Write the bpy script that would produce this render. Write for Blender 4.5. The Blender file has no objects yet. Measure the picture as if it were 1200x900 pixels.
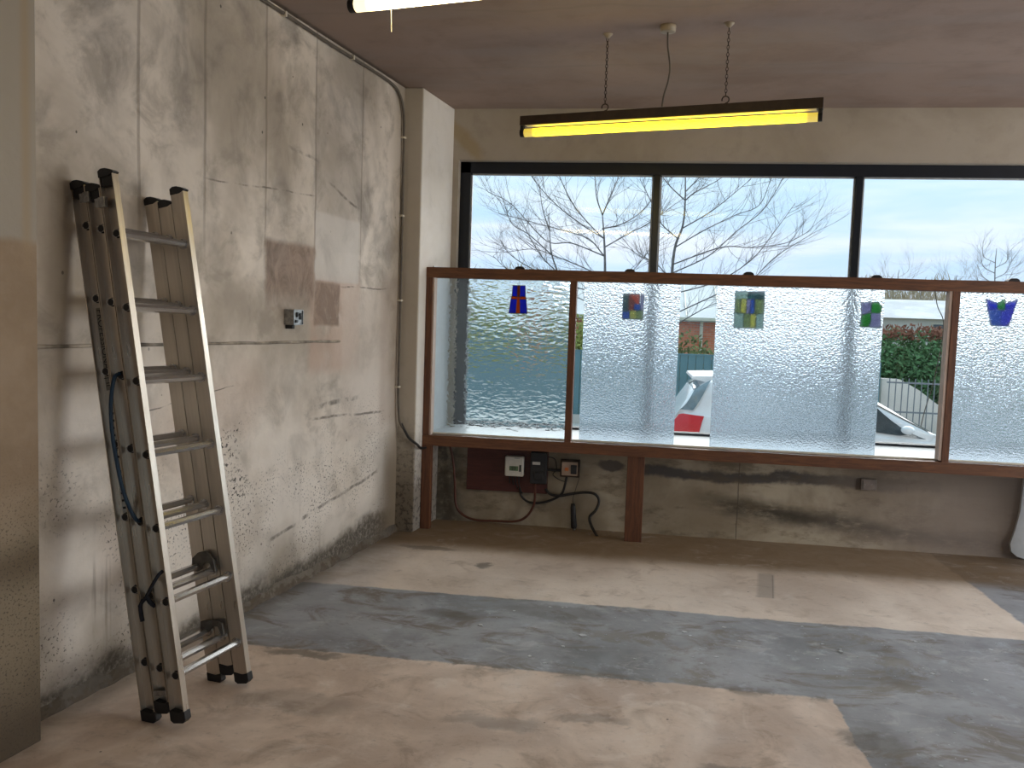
import bpy, bmesh, math, random
from mathutils import Vector, Matrix, noise

SC = bpy.context.scene
COL = SC.collection
random.seed(7)
PI = math.pi

# ---------------------------------------------------------------- camera
CAM = Vector((0, 0, 1.45))
yaw, pitch, roll = math.radians(-8.2458), math.radians(4.3259), math.radians(1.9166)
FW = Vector((math.sin(yaw)*math.cos(pitch), math.cos(yaw)*math.cos(pitch), -math.sin(pitch)))
RT0 = Vector((math.cos(yaw), -math.sin(yaw), 0))
UP0 = RT0.cross(FW)
RT = RT0*math.cos(roll) + UP0*math.sin(roll)
UP = -RT0*math.sin(roll) + UP0*math.cos(roll)
cam = bpy.data.objects.new('camera', bpy.data.cameras.new('camera'))
COL.objects.link(cam)
cam.data.sensor_width = 36
cam.data.lens = 30.0
cam.data.clip_end = 500
cam.matrix_world = Matrix(((RT.x, UP.x, -FW.x, 0), (RT.y, UP.y, -FW.y, 0), (RT.z, UP.z, -FW.z, CAM.z), (0, 0, 0, 1)))
SC.camera = cam

# ---------------------------------------------------------------- world
SC.view_settings.view_transform = 'Standard'
SC.view_settings.look = 'None'
SC.view_settings.gamma = 1
SC.view_settings.exposure = 0.22
SC.view_settings.use_curve_mapping = False
SC.cycles.use_denoising = True
SC.cycles.max_bounces = 10
SC.cycles.diffuse_bounces = 5
SC.cycles.transmission_bounces = 10
SC.cycles.transparent_max_bounces = 16
SC.cycles.sample_clamp_indirect = 6
SC.cycles.blur_glossy = 1.0
SKY = 1.08        # sky radiance


class NT:
    """tiny helper for writing node trees"""
    def __init__(s, tree):
        s.t = tree
        s.n = tree.nodes
        s.l = tree.links

    def put(s, sock, v):
        if isinstance(v, bpy.types.NodeSocket):
            s.l.new(v, sock)
        elif v is not None:
            if sock.type == 'RGBA' and not hasattr(v, '__len__'):
                v = (v, v, v, 1)
            if sock.type == 'RGBA' and len(v) == 3:
                v = tuple(v) + (1,)
            sock.default_value = v

    def m(s, op, a, b=None, c=None, clamp=False):
        n = s.n.new('ShaderNodeMath'); n.operation = op; n.use_clamp = clamp
        s.put(n.inputs[0], a)
        if b is not None: s.put(n.inputs[1], b)
        if c is not None: s.put(n.inputs[2], c)
        return n.outputs[0]

    def pos(s):
        return s.n.new('ShaderNodeNewGeometry').outputs['Position']

    def obj(s):
        return s.n.new('ShaderNodeTexCoord').outputs['Object']

    def sep(s, v):
        n = s.n.new('ShaderNodeSeparateXYZ'); s.put(n.inputs[0], v); return n.outputs

    def comb(s, x, y, z):
        n = s.n.new('ShaderNodeCombineXYZ')
        for i, v in enumerate((x, y, z)): s.put(n.inputs[i], v)
        return n.outputs[0]

    def scale(s, v, k):
        n = s.n.new('ShaderNodeVectorMath'); n.operation = 'MULTIPLY'
        s.put(n.inputs[0], v); n.inputs[1].default_value = k
        return n.outputs[0]

    def noise(s, v, sc, det=4, rough=.55, dist=0):
        n = s.n.new('ShaderNodeTexNoise'); s.put(n.inputs['Vector'], v)
        n.inputs['Scale'].default_value = sc; n.inputs['Detail'].default_value = det
        n.inputs['Roughness'].default_value = rough; n.inputs['Distortion'].default_value = dist
        return n.outputs[0]

    def voro(s, v, sc, feat='F1'):
        n = s.n.new('ShaderNodeTexVoronoi'); n.feature = feat; s.put(n.inputs['Vector'], v)
        n.inputs['Scale'].default_value = sc
        return n.outputs[0]

    def ss(s, x, lo, hi, a=0., b=1.):
        n = s.n.new('ShaderNodeMapRange'); n.interpolation_type = 'SMOOTHSTEP'
        s.put(n.inputs[0], x)
        for i, v in enumerate((lo, hi, a, b)): n.inputs[i+1].default_value = v
        return n.outputs[0]

    def mix(s, f, a, b, mode='MIX'):
        n = s.n.new('ShaderNodeMix'); n.data_type = 'RGBA'; n.blend_type = mode
        s.put(n.inputs[0], f); s.put(n.inputs[6], a); s.put(n.inputs[7], b)
        return n.outputs[2]

    def bump(s, h, st, dist=.01, nrm=None):
        n = s.n.new('ShaderNodeBump'); s.put(n.inputs['Height'], h)
        n.inputs['Strength'].default_value = st; n.inputs['Distance'].default_value = dist
        if nrm is not None: s.put(n.inputs['Normal'], nrm)
        return n.outputs[0]

    def box(s, x, y, x0, x1, y0, y1, e=.01):
        """soft rectangular mask"""
        a = s.m('MULTIPLY', s.ss(x, x0-e, x0+e), s.ss(x, x1-e, x1+e, 1, 0))
        b = s.m('MULTIPLY', s.ss(y, y0-e, y0+e), s.ss(y, y1-e, y1+e, 1, 0))
        return s.m('MULTIPLY', a, b)

    def line(s, x, c, w):
        return s.ss(s.m('ABSOLUTE', s.m('SUBTRACT', x, c)), w*.3, w, 1, 0)


world = bpy.data.worlds.new('sky'); SC.world = world; world.use_nodes = True
T = NT(world.node_tree); world.node_tree.nodes.clear()
d = T.n.new('ShaderNodeTexCoord').outputs['Generated']
x, y, z = T.sep(d)
zz = T.m('MAXIMUM', z, 0.0)
pl = T.comb(T.m('DIVIDE', x, T.m('ADD', zz, .12)), T.m('DIVIDE', y, T.m('ADD', zz, .12)), 0)
c1 = T.noise(T.scale(d, (1.3, 1.3, 11)), 1.7, 6, .55, .4)
c2 = T.noise(T.scale(d, (1, 1, 6)), 3.3, 5, .6, .2)
cl = T.ss(T.m('ADD', T.m('MULTIPLY', c1, .75), T.m('MULTIPLY', c2, .25)), .42, .66)
blue = T.mix(T.ss(z, .0, .35), (.52, .70, .92), (.47, .77, .96))
cloud = T.mix(T.ss(z, .0, .20), (.76, .80, .94), (.78, .90, .98))
skyc = T.mix(cl, blue, cloud)
skyc = T.mix(T.ss(z, -.02, .0), (.30, .29, .27), skyc)
bg = T.n.new('ShaderNodeBackground'); T.put(bg.inputs[0], skyc); bg.inputs[1].default_value = SKY
o = T.n.new('ShaderNodeOutputWorld'); T.l.new(bg.outputs[0], o.inputs[0])


def area(name, loc, rot, sx, sy, power, color):
    l = bpy.data.lights.new(name, 'AREA'); l.shape = 'RECTANGLE'; l.size = sx; l.size_y = sy
    l.energy = power; l.color = color
    o = bpy.data.objects.new(name, l); COL.objects.link(o)
    o.location = loc; o.rotation_euler = rot
    return o


# bright part of the overcast sky, very soft, falling in through the front window
sl = bpy.data.lights.new('bright_sky', 'SUN'); sl.energy = 5.0; sl.angle = math.radians(75); sl.color = (1.0, .965, .93)
so = bpy.data.objects.new('bright_sky', sl); COL.objects.link(so)
so.rotation_euler = Vector((.45, 1.0, .62)).to_track_quat('Z', 'Y').to_euler()

# added fill lamps: one in an invented right-wall opening, a warm one behind the camera
area('fill_light_right', (5.25, 3.75, 1.55), (0, PI/2, 0), 2.1, 3.3, 115, (1.0, .97, .94))
area('fill_light_rear', (.8, -3.9, 1.5), (PI/2, 0, PI), 3.6, 2.2, 80, (1.0, .80, .58))

# ---------------------------------------------------------------- helpers
A = 0.15457
NV = Vector((math.cos(A), -math.sin(A), 0))     # left wall normal, into the room
LV = Vector((math.sin(A), math.cos(A), 0))      # along the left wall, away from the camera


def wl(s, n, z):
    return NV*n + LV*s + Vector((0, 0, z))


def ray(px, py):
    return RT*((px-600)/1000) - UP*((py-450)/1000) + FW


def at(px, py, Y):
    """photo pixel -> world point on the plane y = Y"""
    r = ray(px, py)
    return CAM + r*(Y/r.y)


def atz(px, py, z):
    r = ray(px, py)
    return CAM + r*((z-CAM.z)/r.z)


def tag(o, label=None, cat=None, group=None, kind=None):
    if label: o['label'] = label
    if cat: o['category'] = cat
    if group: o['group'] = group
    if kind: o['kind'] = kind
    return o


def empty(name, loc=(0, 0, 0), **k):
    o = bpy.data.objects.new(name, None); COL.objects.link(o); o.location = loc
    o.empty_display_size = .1
    return tag(o, **k)


class MB:
    """collects geometry, builds one mesh object"""
    def __init__(s):
        s.bm = bmesh.new()

    def box(s, a, b, bev=0, mat=None):
        a = Vector(a); b = Vector(b)
        r = bmesh.ops.create_cube(s.bm, size=1)
        c = (a+b)/2; dd = b-a
        for v in r['verts']:
            v.co = Vector((v.co.x*dd.x, v.co.y*dd.y, v.co.z*dd.z)) + c
        if mat is not None:
            for v in r['verts']: v.co = mat @ v.co
        if bev:
            ed = list({e for v in r['verts'] for e in v.link_edges})
            bmesh.ops.bevel(s.bm, geom=ed, offset=bev, segments=2, affect='EDGES', profile=.5)
        return s

    def prism(s, pts, vec, bev=0):
        """extrude polygon (list of 3D points) by vec"""
        vec = Vector(vec)
        lo = [s.bm.verts.new(Vector(p)) for p in pts]
        hi = [s.bm.verts.new(Vector(p)+vec) for p in pts]
        n = len(pts)
        fs = [s.bm.faces.new(lo[::-1]), s.bm.faces.new(hi)]
        for i in range(n):
            fs.append(s.bm.faces.new((lo[i], lo[(i+1) % n], hi[(i+1) % n], hi[i])))
        if bev:
            ed = list({e for f in fs for e in f.edges})
            bmesh.ops.bevel(s.bm, geom=ed, offset=bev, segments=2, affect='EDGES', profile=.5)
        return s

    def tube(s, pts, r, seg=8, cap=True, flat=1.0):
        pts = [Vector(p) for p in pts]
        rs = r if hasattr(r, '__len__') else [r]*len(pts)
        rings = []
        ref = None
        for i, p in enumerate(pts):
            if i == 0: t = pts[1]-p
            elif i == len(pts)-1: t = p-pts[i-1]
            else: t = pts[i+1]-pts[i-1]
            t.normalize()
            if ref is None:
                ref = t.orthogonal().normalized()
            else:
                ref = (ref - t*ref.dot(t))
                ref = ref.normalized() if ref.length > 1e-6 else t.orthogonal().normalized()
            b = t.cross(ref)
            rings.append([s.bm.verts.new(p + (ref*math.cos(2*PI*k/seg) + b*math.sin(2*PI*k/seg)*flat)*rs[i]) for k in range(seg)])
        for i in range(len(rings)-1):
            for k in range(seg):
                s.bm.faces.new((rings[i][k], rings[i][(k+1) % seg], rings[i+1][(k+1) % seg], rings[i+1][k]))
        if cap:
            s.bm.faces.new(rings[0][::-1]); s.bm.faces.new(rings[-1])
        return s

    def torus(s, c, ax, up, R, r, seg=12, sec=6, sy=1.0, arc=2*PI, a0=0):
        """ring in the plane spanned by ax and up"""
        c = Vector(c); ax = Vector(ax).normalized(); up = Vector(up).normalized()
        full = arc >= 2*PI-1e-3
        n = seg if full else seg+1
        pts = [c + ax*R*math.cos(a0+arc*i/seg) + up*R*sy*math.sin(a0+arc*i/seg) for i in range(n)]
        if not full:
            return s.tube(pts, r, sec)
        nr = ax.cross(up)
        rings = []
        for i, p in enumerate(pts):
            rd = (p-c).normalized()
            rings.append([s.bm.verts.new(p + (rd*math.cos(2*PI*k/sec) + nr*math.sin(2*PI*k/sec))*r) for k in range(sec)])
        for i in range(n):
            j = (i+1) % n
            for k in range(sec):
                s.bm.faces.new((rings[i][k], rings[i][(k+1) % sec], rings[j][(k+1) % sec], rings[j][k]))
        return s

    def grid(s, f, nu, nv, flip=False):
        vs = [[s.bm.verts.new(f(i/nu, j/nv)) for j in range(nv+1)] for i in range(nu+1)]
        for i in range(nu):
            for j in range(nv):
                q = (vs[i][j], vs[i+1][j], vs[i+1][j+1], vs[i][j+1])
                s.bm.faces.new(q[::-1] if flip else q)
        return s

    def sphere(s, c, r, seg=12, rings=8, sc=(1, 1, 1)):
        rr = bmesh.ops.create_uvsphere(s.bm, u_segments=seg, v_segments=rings, radius=r)
        for v in rr['verts']:
            v.co = Vector((v.co.x*sc[0], v.co.y*sc[1], v.co.z*sc[2])) + Vector(c)
        return s

    def build(s, name, mat, parent=None, smooth=False, recalc=True, **k):
        if recalc: bmesh.ops.recalc_face_normals(s.bm, faces=s.bm.faces)
        me = bpy.data.meshes.new(name); s.bm.to_mesh(me); s.bm.free()
        if smooth:
            for p in me.polygons: p.use_smooth = True
        me.materials.append(mat)
        o = bpy.data.objects.new(name, me); COL.objects.link(o)
        if parent is not None: o.parent = parent
        return tag(o, **k)


def spline(pts, n=8):
    """Catmull-Rom through pts"""
    P = [Vector(p) for p in pts]
    P = [P[0]*2-P[1]] + P + [P[-1]*2-P[-2]]
    out = []
    for i in range(1, len(P)-2):
        for k in range(n):
            t = k/n
            a, b, c, dd = P[i-1], P[i], P[i+1], P[i+2]
            out.append(.5*((2*b) + (c-a)*t + (2*a-5*b+4*c-dd)*t*t + (3*b-a-3*c+dd)*t**3))
    out.append(P[-2])
    return out


def newmat(name):
    m = bpy.data.materials.new(name); m.use_nodes = True
    t = NT(m.node_tree); b = m.node_tree.nodes['Principled BSDF']
    return m, t, b


def simple(name, col, rough=.6, metal=0, var=.12, sc=20, bump=0, bsc=80):
    """plain material with slight colour variation"""
    m, t, b = newmat(name)
    n = t.noise(t.obj(), sc, 3)
    c2 = tuple(max(0, c*(1-var*2)) for c in col)
    t.put(b.inputs['Base Color'], t.mix(t.ss(n, .3, .7), c2, col))
    b.inputs['Roughness'].default_value = rough; b.inputs['Metallic'].default_value = metal
    if bump:
        t.put(b.inputs['Normal'], t.bump(t.noise(t.obj(), bsc, 4), bump, .005))
    return m


M = {}
# ---------------------------------------------------------------- plaster of the left wall
def wall_left_material():
    m, t, b = newmat('stained_plaster_left')
    P = t.pos(); X, Y, Z = t.sep(P)
    S = t.m('ADD', t.m('MULTIPLY', X, math.sin(A)), t.m('MULTIPLY', Y, math.cos(A)))
    Z0, S0 = Z, S
    jit = t.noise(P, 9, 5, .6)
    jit2 = t.noise(P, 2.2, 4, .6)
    Sj = t.m('ADD', S, t.m('MULTIPLY', t.m('SUBTRACT', jit, .5), .05))
    Zj = t.m('ADD', Z, t.m('MULTIPLY', t.m('SUBTRACT', jit2, .5), .05))
    V = t.comb(S, Z, 0)
    big = t.noise(t.scale(V, (1, .8, 1)), 1.2, 5, .6, .3)
    mid = t.noise(V, 4.5, 6, .65, .4)
    fine = t.noise(V, 38, 5, .7)
    col = t.mix(t.ss(big, .36, .62), (.40, .345, .28), (.70, .63, .55))
    col = t.mix(t.m('MULTIPLY', t.ss(mid, .46, .68), .6), col, (.26, .225, .18))
    # the strips of board between the seams differ a little
    for s0, s1, f in ((2.9, 3.62, .16), (3.62, 4.09, .02), (4.09, 4.61, .22), (4.61, 5.3, .0)):
        k = t.m('MULTIPLY', t.box(S, Z, s0, s1, 1.8, 3.2, .008), f)
        col = t.mix(k, col, (.33, .305, .27))
    # paler lower area, warm pink undertone patches
    k = t.m('MULTIPLY', t.ss(Zj, 1.35, .9), t.ss(t.noise(V, 1.7, 3), .35, .6))
    col = t.mix(t.m('MULTIPLY', k, .65), col, (.84, .785, .72))
    pinkn = t.m('MULTIPLY', t.box(Sj, Zj, 4.05, 4.62, 1.12, 1.66, .04), t.ss(t.noise(V, 3, 3), .25, .5))
    col = t.mix(t.m('MULTIPLY', pinkn, .6), col, (.48, .33, .25))
    col = t.mix(t.m('MULTIPLY', t.box(Sj, Zj, 4.42, 5.0, .7, 1.60, .03), .5), col, (.62, .54, .47))
    col = t.mix(t.m('MULTIPLY', t.box(Sj, Zj, 4.10, 4.60, 1.63, 1.99, .012), .75), col, (.60, .565, .52))
    col = t.mix(t.m('MULTIPLY', t.box(Sj, Z, 4.92, 5.25, .75, 1.7, .05), .5), col, (.40, .31, .25))
    for cs, cz, r in ((3.1, .95, .32), (3.45, 1.05, .25), (2.75, .5, .25)):
        dd = t.m('ADD', t.m('POWER', t.m('SUBTRACT', Sj, cs), 2), t.m('POWER', t.m('SUBTRACT', Zj, cz), 2))
        col = t.mix(t.m('MULTIPLY', t.ss(dd, r*r, 0), .35), col, (.47, .34, .26))
    # two brown glue rectangles
    g = t.noise(t.scale(V, (1.6, 1, 1)), 5, 6, .7, .6)
    br = t.mix(t.ss(g, .3, .65), (.115, .068, .042), (.31, .22, .165))
    k1 = t.box(Sj, Zj, 3.635, 4.095, 1.44, 1.80, .020)
    fade = t.ss(Zj, 1.38, 1.62)
    k1 = t.m('MULTIPLY', k1, t.m('MAXIMUM', fade, t.m('MULTIPLY', t.ss(g, .45, .6), .5)))
    k2 = t.m('MULTIPLY', t.box(Sj, Zj, 4.10, 4.375, 1.38, 1.62, .012), t.ss(g, .25, .5, .35, 1))
    col = t.mix(t.m('MULTIPLY', t.m('MAXIMUM', k1, k2), .88), col, br)
    # vertical board seams
    seam = None
    for s0 in (2.77, 3.17, 3.625, 4.09, 4.615):
        k = t.m('MULTIPLY', t.line(t.m('ADD', S, t.m('MULTIPLY', t.m('SUBTRACT', jit2, .5), .02)), s0, .012), t.ss(Z, 1.6, 1.95))
        seam = k if seam is None else t.m('MAXIMUM', seam, k)
    col = t.mix(t.m('MULTIPLY', seam, .42), col, (.15, .12, .09))
    # torn scratches and cracks
    for s0, s1, z0, sl, w in ((4.05, 4.98, .875, -.04, .010), (3.2, 4.1, 2.02, .05, .006), (3.85, 4.12, 2.28, -.08, .012), (4.25, 4.58, 2.16, -.28, .012),
                              (3.7, 4.9, .30, .13, .014), (4.1, 4.6, .93, .05, .02), (4.4, 4.98, 1.61, .01, .006), (2.6, 3.5, 1.02, .1, .004)):
        zl = t.m('SUBTRACT', Zj, t.m('MULTIPLY', t.m('SUBTRACT', S, s0), sl))
        k = t.m('MULTIPLY', t.line(zl, z0, w), t.box(S, Z, s0, s1, -1, 4, .05))
        k = t.m('MULTIPLY', k, t.ss(jit, .38, .6))
        col = t.mix(t.m('MULTIPLY', k, .75), col, (.09, .075, .06))
    # smoky grime clouds on the upper half
    sm = t.noise(t.scale(V, (1, .7, 1)), 3.1, 5, .6, .6)
    k = t.m('MULTIPLY', t.ss(sm, .48, .7), t.ss(Z, 1.1, 2.2))
    col = t.mix(t.m('MULTIPLY', k, .5), col, (.14, .125, .11))
    # black mould speckle, heavier low down and in a cloud behind the ladder
    sp = t.ss(t.noise(V, 75, 2, .6), .59, .63)
    cloudm = t.ss(t.noise(V, 3.0, 4, .6), .42, .62)
    low = t.ss(Z, 1.15, .5)
    sp = t.m('MULTIPLY', t.m('MULTIPLY', sp, cloudm), low)
    col = t.mix(t.m('MULTIPLY', sp, .85), col, (.035, .03, .028))
    sp2 = t.ss(t.noise(V, 48, 3, .7), .55, .60)
    for cs, cz, r in ((3.33, .80, .14), (3.42, .62, .12), (3.30, .35, .10), (3.42, .90, .05)):
        dd = t.m('ADD', t.m('POWER', t.m('SUBTRACT', Sj, cs), 2), t.m('POWER', t.m('SUBTRACT', Zj, cz), 2))
        col = t.mix(t.m('MULTIPLY', sp2, t.ss(dd, r*r, 0)), col, (.04, .035, .03))
    dots = t.ss(t.voro(t.scale(V, (1, .8, 1)), 7.5), .035, .05, 1, 0)
    col = t.mix(t.m('MULTIPLY', dots, t.m('MULTIPLY', t.ss(jit2, .45, .5), .8)), col, (.03, .025, .02))
    run = t.noise(t.scale(V, (22, 1.2, 1)), 1, 4, .6)
    k = t.m('MULTIPLY', t.ss(run, .55, .75), t.m('MULTIPLY', t.ss(Z, 1.0, .3), t.ss(t.noise(V, 2.1, 2), .45, .6)))
    col = t.mix(t.m('MULTIPLY', k, .5), col, (.15, .105, .06))
    # mould line above the floor
    zb = t.m('SUBTRACT', Z, t.m('MULTIPLY', t.m('SUBTRACT', jit2, .5), .22))
    zb = t.m('SUBTRACT', zb, t.m('MULTIPLY', t.m('SUBTRACT', jit, .5), .10))
    far = t.ss(S, 3.4, 5.0, 0, .07)
    k = t.ss(t.m('SUBTRACT', zb, far), .135, .05)
    col = t.mix(t.m('MULTIPLY', k, t.ss(fine, .25, .6, .5, .98)), col, (.045, .036, .027))
    k = t.ss(t.m('SUBTRACT', zb, far), .33, .06)
    col = t.mix(t.m('MULTIPLY', k, .35), col, (.13, .11, .08))
    # damp brown towards the corner
    k = t.m('MULTIPLY', t.ss(Sj, 4.75, 5.15), t.ss(Zj, .85, .35))
    col = t.mix(t.m('MULTIPLY', k, .9), col, (.11, .08, .05))
    col = t.mix(t.m('MULTIPLY', t.ss(Sj, 4.95, 5.2), .55), col, (.26, .205, .14))
    # brown skim on the nearer pier
    pm = t.ss(S, 2.176, 2.170)
    pc = t.mix(t.ss(t.noise(V, 3.5, 5, .65), .3, .7), (.26, .185, .115), (.34, .255, .175))
    pc = t.mix(t.ss(Zj, 1.63, 1.66), pc, (.33, .29, .235))
    pc = t.mix(t.m('MULTIPLY', t.ss(Zj, .95, .6), .6), pc, (.22, .19, .13))
    kk = t.m('MULTIPLY', t.ss(t.m('ABSOLUTE', t.m('SUBTRACT', Zj, .62)), .12, .0), .7)
    pc = t.mix(kk, pc, (.09, .06, .03))
    pc = t.mix(t.m('MULTIPLY', t.ss(zb, .40, .05), .85), pc, (.06, .04, .022))
    pc = t.mix(t.m('MULTIPLY', t.m('MULTIPLY', t.ss(t.noise(V, 120, 3, .65), .56, .62), t.ss(Z, 1.05, .6)), .8), pc, (.06, .045, .03))
    pc = t.mix(t.m('MULTIPLY', t.m('MULTIPLY', t.ss(t.m('ABSOLUTE', t.m('SUBTRACT', S, 2.13)), .03, 0), t.ss(Z, 1.5, 1.7)), .5), pc, (.34, .24, .13))
    col = t.mix(pm, col, pc)
    t.put(b.inputs['Base Color'], col)
    b.inputs['Roughness'].default_value = .8
    h = t.m('ADD', t.m('MULTIPLY', t.noise(V, 3, 4), 1.2), t.m('MULTIPLY', fine, .12))
    h = t.m('SUBTRACT', h, t.m('MULTIPLY', seam, .25))
    t.put(b.inputs['Normal'], t.bump(h, .5, .02))
    return m


def floor_material():
    m, t, b = newmat('worn_painted_concrete')
    P = t.pos(); X, Y, Z = t.sep(P)
    j = t.noise(P, 6, 6, .65); j2 = t.noise(P, 1.3, 3)
    dj = t.m('ADD', t.m('MULTIPLY', t.m('SUBTRACT', j, .5), .07), t.m('MULTIPLY', t.m('SUBTRACT', j2, .5), .05))
    Yj = t.m('ADD', Y, dj); Xj = t.m('ADD', X, dj)
    big = t.noise(P, 1.6, 5, .6, .5); mid = t.noise(P, 5, 6, .65, .6); fine = t.noise(P, 45, 5, .7)
    sand = t.mix(t.ss(big, .35, .65), (.50, .385, .305), (.76, .63, .53))
    sand = t.mix(t.m('MULTIPLY', t.ss(mid, .5, .72), .55), sand, (.27, .20, .145))
    sand = t.mix(t.m('MULTIPLY', t.ss(t.noise(P, 2.6, 5, .6, 1.0), .54, .68), .5), sand, (.82, .73, .645))
    back = t.mix(t.ss(big, .3, .7), (.62, .52, .44), (.82, .72, .63))
    back = t.mix(t.m('MULTIPLY', t.ss(mid, .52, .7), .5), back, (.42, .335, .265))
    grey = t.mix(t.ss(big, .32, .68), (.185, .19, .207), (.36, .375, .412))
    grey = t.mix(t.m('MULTIPLY', t.ss(t.noise(t.scale(P, (1, 1.8, 1)), 2.2, 6, .7, .8), .49, .62), .8), grey, (.155, .125, .095))
    grey = t.mix(t.m('MULTIPLY', t.ss(t.noise(P, 7, 5, .7), .55, .72), .6), grey, (.46, .50, .58))
    chips = t.ss(t.noise(P, 60, 2, .5), .70, .74)
    chips = t.m('MULTIPLY', chips, t.m('MULTIPLY', t.ss(t.noise(P, 2.3, 2), .48, .56), t.ss(X, -1.2, .2)))
    grey = t.mix(t.m('MULTIPLY', chips, .8), grey, (.62, .66, .72))
    front = t.m('MULTIPLY', t.ss(Yj, 3.43, 3.41, 0, 1), t.ss(Xj, .835, .825, 0, 1))
    # pale band behind: bounded by the grey strip, and on the right
    xr = t.m('ADD', Xj, t.m('MULTIPLY', t.m('SUBTRACT', Y, 4.5), .02))
    bk = t.m('MULTIPLY', t.ss(Yj, 4.30, 4.32), t.ss(xr, 1.99, 2.01, 1, 0))
    left = t.m('MULTIPLY', t.ss(Xj, -1.45, -1.7), t.ss(Yj, 4.05, 4.15))
    bk = t.m('MULTIPLY', bk, t.m('SUBTRACT', 1, t.m('MULTIPLY', t.ss(Xj, -1.25, -1.5), .45)))
    col = t.mix(front, grey, sand)
    col = t.mix(bk, col, back)
    edge = t.m('MULTIPLY', t.ss(t.m('ABSOLUTE', t.m('SUBTRACT', Yj, 3.43)), .07, .0), t.m('MULTIPLY', t.ss(j, .5, .6), t.ss(Xj, .83, .8)))
    col = t.mix(t.m('MULTIPLY', edge, .7), col, (.16, .13, .10))
    # patch, joint line, painted wall shadow, then dirt
    xs = t.m('SUBTRACT', X, t.m('MULTIPLY', t.m('SUBTRACT', Y, 4.9), .145))
    col = t.mix(t.m('MULTIPLY', t.box(xs, Y, .735, .825, 4.66, 5.13, .014), .5), col, (.27, .24, .205))
    col = t.mix(t.m('MULTIPLY', t.box(xs, Y, .815, .822, 4.66, 5.1, .004), .5), col, (.08, .07, .06))
    col = t.mix(t.m('MULTIPLY', t.m('MULTIPLY', t.ss(Yj, 5.0, 5.3), t.ss(Xj, 2.2, -1)), .6), col, (.34, .24, .15))  # low wall's soft shadow painted brown into the floor colour, in two layers
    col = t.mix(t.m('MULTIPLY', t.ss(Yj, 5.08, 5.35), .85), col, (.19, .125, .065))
    wh = t.m('MULTIPLY', t.ss(t.noise(t.scale(P, (1, 1.5, 1)), 4.5, 7, .75, .8), .53, .66), t.ss(t.noise(P, 1.1, 2), .35, .6))
    col = t.mix(t.m('MULTIPLY', wh, .38), col, t.mix(.5, col, (.95, .93, .92)))
    dk = t.ss(t.noise(t.scale(P, (1, 1.6, 1)), 11, 7, .75, .4), .56, .68)
    col = t.mix(t.m('MULTIPLY', dk, .45), col, t.mix(.55, col, (.08, .06, .045)))
    for cx, cy, rx, ry, f in ((-.83, 4.86, .055, .05, .7), (.9, 3.1, .13, .09, .7), (-.45, 2.95, .2, .06, .35), (-1.2, 2.95, .25, .1, .3), (-.1, 3.05, .15, .05, .4),
                              (-1.25, 5.15, .2, .05, .6), (-.35, 4.15, .3, .10, .5), (-.85, 4.0, .18, .08, .5), (-1.35, 3.38, .18, .04, .7), (.35, 2.75, .12, .05, .5)):
        dd = t.m('ADD', t.m('POWER', t.m('DIVIDE', t.m('ADD', t.m('SUBTRACT', Xj, cx), t.m('MULTIPLY', t.m('SUBTRACT', mid, .5), .22)), rx), 2), t.m('POWER', t.m('DIVIDE', t.m('ADD', t.m('SUBTRACT', Yj, cy), t.m('MULTIPLY', t.m('SUBTRACT', j, .5), .14)), ry), 2))
        col = t.mix(t.m('MULTIPLY', t.ss(dd, 1.3, .3), f), col, (.10, .085, .07))
    dots = t.ss(t.voro(P, 5), .018, .03, 1, 0)
    col = t.mix(t.m('MULTIPLY', dots, .8), col, (.05, .04, .03))
    col = t.mix(t.m('MULTIPLY', t.ss(fine, .55, .75), .25), col, (.12, .10, .08))
    # grime beside the left wall
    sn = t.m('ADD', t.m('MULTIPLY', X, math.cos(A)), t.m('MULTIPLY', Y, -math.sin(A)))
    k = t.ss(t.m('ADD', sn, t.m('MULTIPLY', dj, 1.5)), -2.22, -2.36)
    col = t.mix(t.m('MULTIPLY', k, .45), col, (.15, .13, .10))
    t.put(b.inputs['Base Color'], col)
    t.put(b.inputs['Roughness'], t.ss(mid, .3, .7, .5, .72))
    t.put(b.inputs['Normal'], t.bump(t.m('ADD', t.m('MULTIPLY', mid, .8), t.m('MULTIPLY', fine, .25)), .25, .01))
    return m


def plain_plaster(name, c1, c2, stain=None, lowmould=0):
    m, t, b = newmat(name)
    P = t.pos(); X, Y, Z = t.sep(P)
    n1 = t.noise(P, 1.5, 5, .6, .4); n2 = t.noise(P, 7, 6, .65)
    col = t.mix(t.ss(n1, .35, .65), c1, c2)
    col = t.mix(t.m('MULTIPLY', t.ss(n2, .5, .75), .25), col, tuple(c*.6 for c in c1))
    if stain: col = stain(t, col, X, Y, Z, P)
    if lowmould:
        k = t.ss(t.m('SUBTRACT', Z, t.m('MULTIPLY', t.m('SUBTRACT', n2, .5), .5)), lowmould, lowmould*.3)
        col = t.mix(t.m('MULTIPLY', k, .75), col, (.10, .075, .05))
        sp = t.m('MULTIPLY', t.ss(t.noise(P, 30, 4, .7), .5, .6), t.ss(Z, lowmould*1.2, .1))
        col = t.mix(t.m('MULTIPLY', sp, .7), col, (.035, .028, .022))
    t.put(b.inputs['Base Color'], col)
    b.inputs['Roughness'].default_value = .85
    t.put(b.inputs['Normal'], t.bump(t.m('ADD', n1, t.m('MULTIPLY', t.noise(P, 40, 4, .7), .1)), .35, .015))
    return m


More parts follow.
